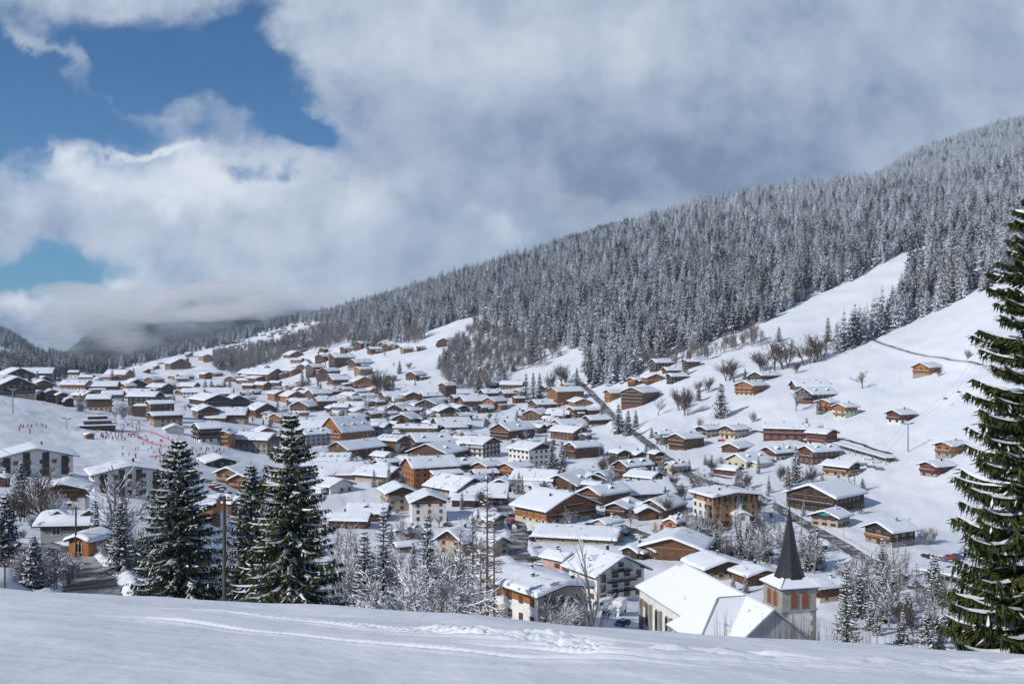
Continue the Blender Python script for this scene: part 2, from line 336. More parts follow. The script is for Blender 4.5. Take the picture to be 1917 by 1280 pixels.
def near_pt(px, py):
    u = (px-CX)/F; v = (HZ-py)/F          # solve the near slope for the pixel's ray
    a_, b_, c_ = 0.0019, 0.167+0.0655*u+v, 1.7
    d_ = b_*b_-4*a_*c_
    Y0 = (-b_-math.sqrt(max(d_, 0)))/(2*a_); return (u*Y0, Y0)
_near = (Y_ > 5) & (Y_ < 46); _ni = np.nonzero(_near); _nx, _ny = X_[_ni], Y_[_ni]; _add = np.zeros(_nx.shape)
for _ti, (_tr, _offs) in enumerate(TRACKS):
    _p = [near_pt(*q) for q in _tr]; _n2 = []
    for _i in range(len(_p)-1):
        for _k in range(12): _t = _k/12; _n2.append((_p[_i][0]*(1-_t)+_p[_i+1][0]*_t, _p[_i][1]*(1-_t)+_p[_i+1][1]*_t))
    _xx = np.array([q[0] for q in _n2]); _yy = np.array([q[1] for q in _n2])
    for _ in range(25): _yy[1:-1] = 0.25*_yy[:-2]+0.5*_yy[1:-1]+0.25*_yy[2:]
    _sl = np.interp(_nx, _xx, np.gradient(_yy, _xx)); _cs = 1/np.sqrt(1+_sl**2)
    for _oi, _off in enumerate(_offs):
        _yl = np.interp(_nx, _xx, _yy)+0.10*np.sin(_nx*0.6+_ti*2+_oi*0.4); _dd = (_ny-_yl)*_cs-_off
        _e = np.clip((_nx-_xx[0])/2, 0, 1)*np.clip((_xx[-1]+3-_nx)/2, 0, 1)
        _rg = 1.0+0.3*np.sin(_nx*1.7+_ti*3+_oi)*np.sin(_nx*0.6+_oi)
        _add += _e*(-0.045*np.exp(-(_dd/0.10)**2)+0.034*_rg*np.exp(-((_dd-0.19)/0.10)**2)+0.026*_rg*np.exp(-((_dd+0.18)/0.09)**2))
ZG[_ni] += _add*1.5 + 0.012*fbm(_nx, _ny, 3.0, 21, 3)
def H(x, y):
    x = np.asarray(x, float); y = np.asarray(y, float)
    t = np.interp(y, YY, np.arange(NTR)); a = (x/(y+OFF)-A0)/(A1-A0)*(NA-1)
    t = np.clip(t, 0, NTR-1.001); a = np.clip(a, 0, NA-1.001)
    ti = t.astype(int); ai = a.astype(int); ft = t-ti; fa = a-ai
    return (ZG[ti, ai]*(1-ft)*(1-fa)+ZG[ti+1, ai]*ft*(1-fa)+ZG[ti, ai+1]*(1-ft)*fa+ZG[ti+1, ai+1]*ft*fa)
_RD = np.exp(np.linspace(math.log(70), math.log(9000), 2600))
def at(px, py, dmin=70):
    """ground point seen at a photo pixel"""
    u = (px-CX)/F; v = (HZ-py)/F
    D = _RD[_RD >= dmin]; h = H(u*D, D); hit = np.nonzero(v*D <= h)[0]
    k = hit[0] if len(hit) else len(D)-1
    return Vector((float(u*D[k]), float(D[k]), float(h[k])))
def on(px, D):
    x = (px-CX)/F*D; return Vector((x, D, float(H(x, D))))
def gz(x, y): return float(H(x, y))

# roads: cut into the snow; raised banks left by the plough beside them
ROADS = {  # name: (list of pixel points, half width m)
 'road': ([(1085,715),(1110,738),(1135,765),(1160,792),(1200,820),(1235,848),(1262,868),(1300,893),(1342,905),(1385,915),(1430,935),(1480,965),(1540,1000),(1600,1035),(1660,1068),(1720,1100),(1780,1125),(1850,1160),(1917,1190)], 3.1),
 'street': ([(925,930),(950,960),(968,985),(972,1005),(968,1030),(985,1050),(1010,1065),(1060,1090),(1120,1125)], 3.4),
 'avenue': ([(1085,955),(1140,975),(1200,1000),(1260,1010),(1320,1000),(1360,985),(1400,960),(1425,935)], 3.6),
 'lane': ([(30,1030),(70,1022),(105,1030),(140,1055),(165,1085),(172,1106),(165,1125)], 2.9),
 'farm_track': ([(1630,635),(1690,655),(1750,668),(1800,676),(1840,684)], 1.6),
 'hillside_road': ([(545,678),(560,674),(572,672),(582,680),(578,690)], 3.0),
 'side_road': ([(1215,690),(1150,690),(1100,700),(1087,716)], 3.0),
}
ROADS.pop('side_road')
def smooth_path(pts, step=2.5):
    P_ = [at(*p) for p in pts]; P_ = [(p.x, p.y) for p in P_]
    out = []
    for i in range(len(P_)-1):
        p0 = P_[max(i-1, 0)]; p1 = P_[i]; p2 = P_[i+1]; p3 = P_[min(i+2, len(P_)-1)]
        n = max(2, int(math.hypot(p2[0]-p1[0], p2[1]-p1[1])/step))
        for k in range(n):
            t = k/n
            out.append(tuple(0.5*((2*p1[j])+(-p0[j]+p2[j])*t+(2*p0[j]-5*p1[j]+4*p2[j]-p3[j])*t*t+(-p0[j]+3*p1[j]-3*p2[j]+p3[j])*t**3) for j in (0, 1)))
    out.append(P_[-1]); return out
road_paths = {k: (smooth_path(v[0]), v[1]) for k, v in ROADS.items()}
road_z = {}
def dist_to_path(X, Y, path):
    best = np.full(X.shape, 1e9); bz = np.zeros(X.shape)
    for (x0, y0), (x1, y1) in zip(path[:-1], path[1:]):
        dx, dy = x1-x0, y1-y0; L2 = dx*dx+dy*dy+1e-9
        t = np.clip(((X-x0)*dx+(Y-y0)*dy)/L2, 0, 1)
        d = np.hypot(X-x0-t*dx, Y-y0-t*dy); best = np.minimum(best, d)
    return best
for k, (path, hw) in road_paths.items():
    zz = np.array([gz(x, y) for x, y in path]); 
    for _ in range(6): zz[1:-1] = 0.25*zz[:-2]+0.5*zz[1:-1]+0.25*zz[2:]
    road_z[k] = zz
    pa = np.array(path); lo = pa.min(0)-16; hi = pa.max(0)+16
    msk = (X_ > lo[0]) & (X_ < hi[0]) & (Y_ > lo[1]) & (Y_ < hi[1]); idx = np.nonzero(msk)
    xs, ys = X_[idx], Y_[idx]
    d = dist_to_path(xs, ys, path[::3]+[path[-1]])
    bank = 1.3 if k in ('lane',) else (0.25 if k in ('farm_track','hillside_road') else 0.8)
    jit = 0.7+0.5*fbm(xs, ys, 9, 8, 2)
    # level the ground under the road, then a bank each side
    w_ = np.clip(1-(d-hw-1.0)/5.0, 0, 1); w_ = w_*w_*(3-2*w_)
    near_i = np.array([np.argmin((pa[:, 0]-x)**2+(pa[:, 1]-y)**2) for x, y in zip(xs, ys)])
    ZG[idx] = ZG[idx]*(1-w_)+(zz[near_i]-0.25)*w_ + bank*jit*np.exp(-((d-hw-1.6)/1.1)**2)

def build_ground():
    verts = np.stack([X_, Y_, ZG], -1).reshape(-1, 3)
    ii, jj = np.meshgrid(np.arange(NTR-1), np.arange(NA-1), indexing='ij'); k = (ii*NA+jj).ravel()
    faces = np.stack([k, k+1, k+NA+1, k+NA], 1)
    me = bpy.data.meshes.new('snow_ground')
    me.vertices.add(len(verts)); me.vertices.foreach_set('co', verts.ravel().astype(np.float32))
    me.loops.add(faces.size); me.loops.foreach_set('vertex_index', faces.ravel().astype(np.int32))
    me.polygons.add(len(faces)); me.polygons.foreach_set('loop_start', (np.arange(len(faces))*4).astype(np.int32)); me.polygons.foreach_set('loop_total', np.full(len(faces), 4, np.int32))
    me.update(calc_edges=True); me.polygons.foreach_set('use_smooth', np.ones(len(faces), bool))
    m_ = bpy.data.materials.new('snow_ground'); m_.use_nodes = True; t = NT(m_.node_tree); p = m_.node_tree.nodes['Principled BSDF']
    pos = t.n('ShaderNodeNewGeometry').outputs['Position']; sp = t.n('ShaderNodeSeparateXYZ'); t.put(sp.inputs[0], pos)
    c = t.mix(t.ramp(t.noise(pos, 0.02, 6, 0.6), 0.35, 0.7), (0.82, 0.845, 0.89), (0.73, 0.765, 0.83))
    # scattered brush and earth poking out on the mountainside
    fardist = t.ramp(sp.outputs[1], 620, 1100)
    sc = t.mul(t.ramp(t.noise(pos, 0.35, 5, 0.7), 0.60, 0.70), t.mul(t.ramp(t.noise(pos, 0.012, 3, 0.5), 0.55, 0.66), fardist))
    c = t.mix(t.mul(sc, 0.55), c, (0.16, 0.13, 0.12))
    t.put(p.inputs['Base Color'], c); p.inputs['Roughness'].default_value = 0.6; p.inputs['Specular IOR Level'].default_value = 0.15
    # ski tracks in the near slope: fine ridges running across, and pitted wind crust
    mpn = t.n('ShaderNodeMapping'); t.put(mpn.inputs[0], pos); mpn.inputs['Rotation'].default_value = (0, 0, math.radians(10)); mpn.inputs['Scale'].default_value = (0.06, 0.8, 1)
    tr = t.noise(mpn.outputs[0], 1.0, 3, 0.5, 0.8)
    h = t.sum(t.mul(t.noise(pos, 0.35, 4, 0.5), 0.8), t.mul(t.noise(pos, 4.5, 3, 0.5), 0.05), t.mul(tr, 0.25))
    bn = t.n('ShaderNodeBump'); bn.inputs['Strength'].default_value = 0.5; bn.inputs['Distance'].default_value = 0.5
    t.put(bn.inputs['Height'], h); t.put(p.inputs['Normal'], bn.outputs[0])
    me.materials.append(m_)
    o = link('snow_ground', me); tag(o, 'snow covered valley floor and slopes', 'ground', kind='structure'); return o
build_ground()

# ------------------------------------------------------------------ buildings
def window_mesh(name, w_, h_, frame, glass='window_glass', shutter=None, bars=True):
    b_ = MB(); fw = 0.10
    b_.box(-w_/2, w_/2, -0.03, 0.02, 0, h_, 0)
    for x0, x1, z0, z1 in ((-w_/2-fw, -w_/2, -fw, h_+fw), (w_/2, w_/2+fw, -fw, h_+fw), (-w_/2, w_/2, -fw, 0), (-w_/2, w_/2, h_, h_+fw)):
        b_.box(x0, x1, -0.09, 0.02, z0, z1, 1)
    if bars: b_.box(-0.03, 0.03, -0.07, -0.03, 0, h_, 1)
    ms = [MAT[glass], MAT[frame]]
    if shutter:
        ms.append(MAT[shutter])
        for sx in (-1, 1):
            x0 = sx*(w_/2+fw+0.01); x1 = x0+sx*w_*0.46; b_.box(min(x0, x1), max(x0, x1), -0.10, -0.03, -0.05, h_+0.05, 2)
    return b_.mesh(name, ms)
WIN = {'plain': window_mesh('window', 1.35, 1.4, 'window_frame'), 'white': window_mesh('window', 1.35, 1.4, 'frame_white'),
 'shut': window_mesh('window', 0.95, 1.3, 'window_frame', shutter='shutter_brown'), 'oshut': window_mesh('window', 0.95, 1.3, 'frame_white', shutter='shutter_orange'),
 'door': window_mesh('window', 1.6, 2.1, 'window_frame'), 'wide': window_mesh('window', 2.6, 1.3, 'window_frame'), 'closed': window_mesh('window', 1.0, 1.3, 'shutter_brown', glass='shutter_brown'),
 'closedw': window_mesh('window', 2.6, 1.3, 'shutter_brown', glass='shutter_brown', bars=False)}
GLZ = MAT['window_glass']
def chimney_mesh(cap_snow=True, m_='wall_stone'):
    b_ = MB(); b_.box(-0.4, 0.4, -0.4, 0.4, -1.5, 1.3, 0); b_.box(-0.52, 0.52, -0.52, 0.52, 1.3, 1.42, 1); b_.box(-0.2, 0.2, -0.2, 0.2, 1.42, 1.75, 1)
    b_.box(-0.5, 0.5, -0.5, 0.5, 1.75, 2.0, 2); return b_.mesh('chimney', [MAT[m_], MAT['roof_dark'], MAT['roof_snow']])
CHIM = [chimney_mesh(), chimney_mesh(m_='iron'), chimney_mesh(m_='wall_white')]

def snow_blanket(hx0, hx1, y0, y1, zfun, th, seed, nx=14, ny=10, edge=0.45, melt=0.0):
    """thick rounded snow over a roof plan; zfun(x) is the roof surface"""
    def samp(a, c, n):
        e = min(edge, (c-a)*0.2); mid = [a+e+(c-a-2*e)*i/(n-1) for i in range(n)]
        return [a, a+e*0.12, a+e*0.45]+mid+[c-e*0.45, c-e*0.12, c]
    xs = samp(hx0, hx1, nx); ys = samp(y0, y1, ny)
    if hx0 < 0 < hx1 and 0.0 not in xs: xs.append(0.0); xs.sort()
    off = Vector((seed*3.17, seed*1.31, 0)); V = []
    for j, y in enumerate(ys):
        for i, x in enumerate(xs):
            dx = min(x-hx0, hx1-x); dy = min(y-y0, y1-y); d = min(dx, dy)/edge
            k = math.sqrt(max(0.0, 1-(1-min(d, 1))**2))
            n_ = mnoise.noise(Vector((x*0.28, y*0.28, 0))+off)+0.5*mnoise.noise(Vector((x*0.8, y*0.8, 3))+off)
            t = th*(0.12+0.88*k)*(1+0.38*n_)
            wob = 0.13*mnoise.noise(Vector((x*0.9+7, y*0.9, 1))+off)
            xx = x+(wob if i in (0, len(xs)-1) else 0); yv = y+(wob if j in (0, len(ys)-1) else 0)
            V.append((xx, yv, zfun(x)+(t if 0 < i < len(xs)-1 and 0 < j < len(ys)-1 else 0.0)))
    n1 = len(xs); Fc = [(j*n1+i, j*n1+i+1, (j+1)*n1+i+1, (j+1)*n1+i) for j in range(len(ys)-1) for i in range(n1-1)]
    me = bpy.data.meshes.new('snow_layer'); me.from_pydata(V, [], Fc); me.polygons.foreach_set('use_smooth', [True]*len(Fc)); me.materials.append(MAT['roof_snow']); me.update()
    return me

def balcony_mesh(w_, d_, col, floors_gap=2.7, solid=True):
    b_ = MB(); b_.box(-w_/2, w_/2, -d_, 0.0, -0.18, 0.0, 0)
    if solid:
        b_.box(-w_/2, w_/2, -d_-0.05, -d_+0.03, 0.12, 0.98, 0)
        for sx in (-1, 1): b_.box(sx*w_/2-0.04, sx*w_/2+0.04, -d_, 0, 0.12, 0.98, 0)
    else:
        n = max(3, int(w_/0.35))
        for i in range(n+1): x = -w_/2+w_*i/n; b_.box(x-0.03, x+0.03, -d_-0.03, -d_+0.03, 0.0, 0.95, 0)
        b_.box(-w_/2, w_/2, -d_-0.05, -d_+0.05, 0.95, 1.03, 0)
        for sx in (-1, 1): b_.box(sx*w_/2-0.04, sx*w_/2+0.04, -d_, 0, 0.9, 1.0, 0)
    b_.box(-w_/2, w_/2, -d_-0.10, -d_+0.07, 1.03, 1.13, 1)
    return b_.mesh('balcony', [MAT[col], MAT['roof_snow']])

HOUSES = []      # (empty, px, py, width px, short description, label or None)
_hrng = random.Random(11)
def house(px, by, wp, hp, yaw, up='brown', low='white', lf=0.35, bal=1, pitch=20, ratio=1.25, shut='plain', chim=1, label=None, cat='chalet', kind='chalet',
          D=None, winf=True, snow=0.55, over=1.3, strips=0, ridge_off=0.0, halfhip=False, balcol=None, solid=True, name='chalet', dormer=0, balfull=True, sidebal=False, detail=None, desc=None, gwin=None, swin=True, shift=None, annex=False):
    p = at(px, by) if D is None else on(px, D)
    D = p.y; az = math.atan2(p.x, p.y); sc = D/F
    yr = math.radians(yaw); vis = wp*sc
    Wr = vis/(abs(math.cos(yr))+ratio*abs(math.sin(yr))); Lr = Wr*ratio
    over = min(over, Wr*0.12); W = Wr-2*over; L = Lr-2*over
    He = max(2.2, hp*sc); tp = math.tan(math.radians(pitch))
    yw = yr-az
    depth = 0.5*(abs(math.cos(yr))*L+abs(math.sin(yr))*W)
    c = Vector((p.x+math.sin(az)*depth, p.y+math.cos(az)*depth, p.z))
    if shift: c.x += shift[0]; c.y += shift[1]
    dt = detail if detail is not None else (2 if wp >= 40 else 1 if wp >= 22 else 0)
    root = empty(name, c, yw, cat=cat, group=None)
    sdn = len(HOUSES)
    xr = ridge_off*W                       # off-centre ridge
    def zr(x): return He + (W/2-abs(xr))*tp*0 + (ztop - abs(x-xr)*tp)
    ztop = (W/2+abs(xr))*tp
    hl = He*lf; foot = -3.5
    lowm = MAT['wall_'+low] if low in PL else MAT['wood_'+low]; upm = MAT['wood_'+up] if up in WOODS else MAT['wall_'+up]
    zL = He+ztop-(W/2+xr)*tp; zR = He+ztop-(W/2-xr)*tp
    # walls
    if lf < 0.98:
        b_ = MB(); b_.box(-W/2, W/2, -L/2, L/2, foot, hl, 0); b_.obj('wall', [lowm], root)
        e = 0.06; b_ = MB(); zt = He+ztop
        b_.prism([(-W/2-e, hl), (W/2+e, hl), (W/2+e, zR), (xr, zt), (-W/2-e, zL)], -L/2-e, L/2+e)
        b_.obj('upper_wall' if dt else 'wall_top', [upm], root)
    else:
        b_ = MB(); b_.prism([(-W/2, foot), (W/2, foot), (W/2, zR), (xr, He+ztop), (-W/2, zL)], -L/2, L/2); b_.obj('wall', [lowm], root)
    # roof slabs
    b_ = MB(); o2 = over; tk = 0.22; g = 0.03
    def slab(xa, xb):
        za, zb = He+ztop-abs(xa-xr)*tp+g, He+ztop-abs(xb-xr)*tp+g
        b_.prism([(xa, za), (xb, zb), (xb, zb+tk), (xa, za+tk)], -L/2-o2, L/2+o2)
    slab(-W/2-o2, xr); slab(xr, W/2+o2)
    roof = b_.obj('roof', [MAT['roof_dark']], root)
    fine_ = 14 if wp > 70 else 9 if wp > 34 else 5
    def zs(x): return He+ztop+g+tk+0.0-tp*(math.sqrt((x-xr)**2+0.35)-0.0)+0.06
    sn = snow_blanket(-W/2-o2-0.12, W/2+o2+0.12, -L/2-o2-0.12, L/2+o2+0.12, zs, snow, sdn, fine_, max(4, fine_-3))
    link('snow_layer', sn, roof)
    # outer faces that look towards the viewpoint
    toc = Vector((-c.x, -c.y, 0)).normalized()
    Rm = Matrix.Rotation(yw, 3, 'Z')
    faces = []
    for nm, n_, wd, off, rz in (('front', Vector((0, -1, 0)), W, L/2, 0), ('left', Vector((-1, 0, 0)), L, W/2, -math.pi/2), ('right', Vector((1, 0, 0)), L, W/2, math.pi/2), ('back', Vector((0, 1, 0)), W, L/2, math.pi)):
        if (Rm @ n_).dot(toc) > 0.12: faces.append((nm, n_, wd, off, rz))
    if dt == 0:
        faces = faces[:1] if faces else []
    fl = max(1, int(round(He/2.75))); fh = He/fl
    wsz = min(1.0, fh/2.75)
    for nm, n_, wd, off, rz in faces:
        gable = nm in ('front', 'back')
        tot = fl + (1 if gable and ztop > 2.4 else 0)
        def place(me, u, z, nm2='window', out=0.07, s=1.0):
            x_, y_ = {0: (u, -off-out), 1: (-off-out, -u), 2: (off+out, u), 3: (-u, off+out)}[('front', 'left', 'right', 'back').index(nm)]
            q = link(nm2, me, root); q.location = (x_, y_, z); q.rotation_euler = (0, 0, rz)
            if s != 1.0: q.scale = (s, 1, s)
            return q
        if strips and gable:
            for k in range(strips):
                u = -wd/2+wd*(k+0.55)/strips; b2 = MB(); hh = He+ztop-abs(u-xr)*tp-0.5
                b2.box(-wd*0.045, wd*0.045, -0.12, 0.0, 0.3, hh); b2.box(-wd*0.045, wd*0.045, -0.5, -0.12, He*0.30, He*0.30+0.9, 1); b2.box(-wd*0.045, wd*0.045, -0.5, -0.12, He*0.68, He*0.68+0.9, 1)
                place(b2.mesh('balcony_bay', [MAT['roof_dark'], MAT['wood_brown']]), u, 0, 'balcony_bay')
        nb = 0
        if bal and (gable or sidebal) and dt >= 1:
            for k in range(1, tot):
                if nb >= bal: break
                z = k*fh; avail = wd if k < fl else wd*max(0.3, 1-(z-He)/max(ztop, 0.1))*0.7
                bw = avail*(0.96 if balfull and k < fl else 0.6)
                me = balcony_mesh(bw, 1.0, ('wood_'+(balcol or (up if up in WOODS else 'brown'))), solid=solid or dt < 2)
                place(me, 0, z, 'balcony'); nb += 1
        if dt == 0 or not winf: 
            continue
        if not gable and not swin: continue
        nw = max(1, int(wd/(3.4 if dt == 2 else 4.5))); nw = min(nw, 7 if dt == 2 else 3)
        for k in range(min(tot, 5 if dt == 2 else 2)):
            z = k*fh+0.95*wsz
            nn = nw
            if k >= fl: nn = max(1, nw//3)
            for i in range(nn):
                u = wd*((i+0.5)/nn-0.5)*(1.0 if k < fl else 0.45)
                if strips and gable: u += wd/nn*0.02
                door = (k > 0 or _hrng.random() < 0.2) and nb and gable and k <= nb and _hrng.random() < 0.6 and not strips
                me = WIN['door'] if door else WIN[gwin or (shut if shut != 'plain' or sdn % 3 else 'white')]
                if z+1.6*wsz > (He+ztop-abs(u-xr)*tp if gable else He)-0.15: continue
                if _hrng.random() < 0.08: continue
                place(me, u, (k*fh+0.12) if door else z, s=wsz, out=(0.07 if k*fh+0.95 > hl or lf >= 0.98 else 0.01))
    for k in range(chim if dt else 0):
        cx_ = (-1)**k*W*(0.12+0.08*k); cy_ = L*(0.15-0.3*k)
        q = link('chimney', CHIM[(sdn+k) % 3], roof); q.location = (cx_, cy_, He+ztop-abs(cx_-xr)*tp+0.75); s_ = 0.72; q.scale = (s_, s_, s_)
    for k in range(dormer):
        y_ = -L/2+L*(k+0.5)/dormer; b2 = MB(); dw = min(2.6, L/dormer*0.45)
        side = -1 if any(f[0] == 'left' for f in faces) else 1
        xd = side*W*0.34; zd = He+ztop-abs(xd-xr)*tp
        b2.prism([(-dw/2, -0.6), (dw/2, -0.6), (dw/2, 1.0), (0, 1.0+dw*0.3), (-dw/2, 1.0)], 0, 3.2, 0)
        b2.box(-dw*0.3, dw*0.3, -0.04, 0, 0.25, 1.05, 1)
        b2.prism([(-dw/2-0.3, 0.98), (0, 1.12+dw*0.3), (dw/2+0.3, 0.98), (dw/2+0.3, 1.3), (0, 1.5+dw*0.3), (-dw/2-0.3, 1.3)], -0.35, 3.2, 2)
        q = b2.obj('dormer', [upm, GLZ, MAT['roof_snow']], roof); q.location = (xd, y_, zd-0.1); q.rotation_euler = (0, 0, -math.pi/2 if side < 0 else math.pi/2)
    if annex:
        sd_ = _hrng.choice([-1, 1]); aw = W*_hrng.uniform(0.28, 0.45); al = L*_hrng.uniform(0.4, 0.7); ah = He*_hrng.uniform(0.5, 0.75); yo = _hrng.uniform(-0.2, 0.2)*L; xa, xb = sorted((sd_*W/2, sd_*(W/2+aw)))
        b_ = MB(); b_.box(xa, xb, yo-al/2, yo+al/2, foot, ah); an = b_.obj('annex', [upm if _hrng.random() < 0.6 else lowm], root)
        me = snow_blanket(xa-(0.5 if sd_ < 0 else -0.1), xb+(0.5 if sd_ > 0 else -0.1), yo-al/2-0.5, yo+al/2+0.5, lambda x: ah+0.25+(W/2+aw-abs(x))*0.18, snow, sdn+3, 5, 5); link('snow_layer', me, an)
        b_ = MB(); za = ah+0.02+aw*0.18; b_.prism([(xa, ah if sd_ < 0 else za), (xb, za if sd_ < 0 else ah), (xb, (za if sd_ < 0 else ah)+0.2), (xa, (ah if sd_ < 0 else za)+0.2)], yo-al/2-0.45, yo+al/2+0.45); b_.obj('annex_roof', [MAT['roof_dark']], an)
    sizew = 'big' if vis > 24 else 'small' if vis < 13 else 'mid sized'
    if dt and not strips and W > 7:                  # beams carrying the overhang under the gable, and a cill board between storeys
        for nm, n_, wd, off, rz in faces:
            if nm == 'front':
                for u in (-0.42, 0.42):
                    b_ = MB(); zz = He+ztop-abs(u*W-xr)*tp-0.12; b_.box(u*W-0.13, u*W+0.13, -L/2-over*0.85, -L/2-0.02, zz-0.28, zz); b_.obj('beam', [MAT['wood_dark']], root)
                if lf < 0.98: b_ = MB(); b_.box(-W/2-0.12, W/2+0.12, -L/2-0.14, -L/2-0.07, He-0.1, He+0.12); b_.obj('cill_board', [MAT['wood_tan'] if sdn % 2 else MAT['wood_dark']], root)
    wname = {'orange': 'orange timber', 'tan': 'pale timber', 'brown': 'brown timber', 'dark': 'dark timber', 'red': 'dark red timber', 'grey': 'grey timber', 'white': 'white walled', 'cream': 'cream walled', 'beige': 'beige walled', 'stone': 'stone grey', 'pink': 'pink walled', 'green': 'pale green', 'mint': 'pale green'}
    dsc = desc or (wname[up] if up in WOODS else wname.get(up, up+' walled')) + ' ' + kind
    mid = by-hp*0.7
    HOUSES.append(dict(o=root, px=px, py=mid, w=wp, h=hp, dsc=dsc, size=sizew, label=label, c=c, r=0.5*max(Wr, Lr)))
    return root, W, L, He, ztop

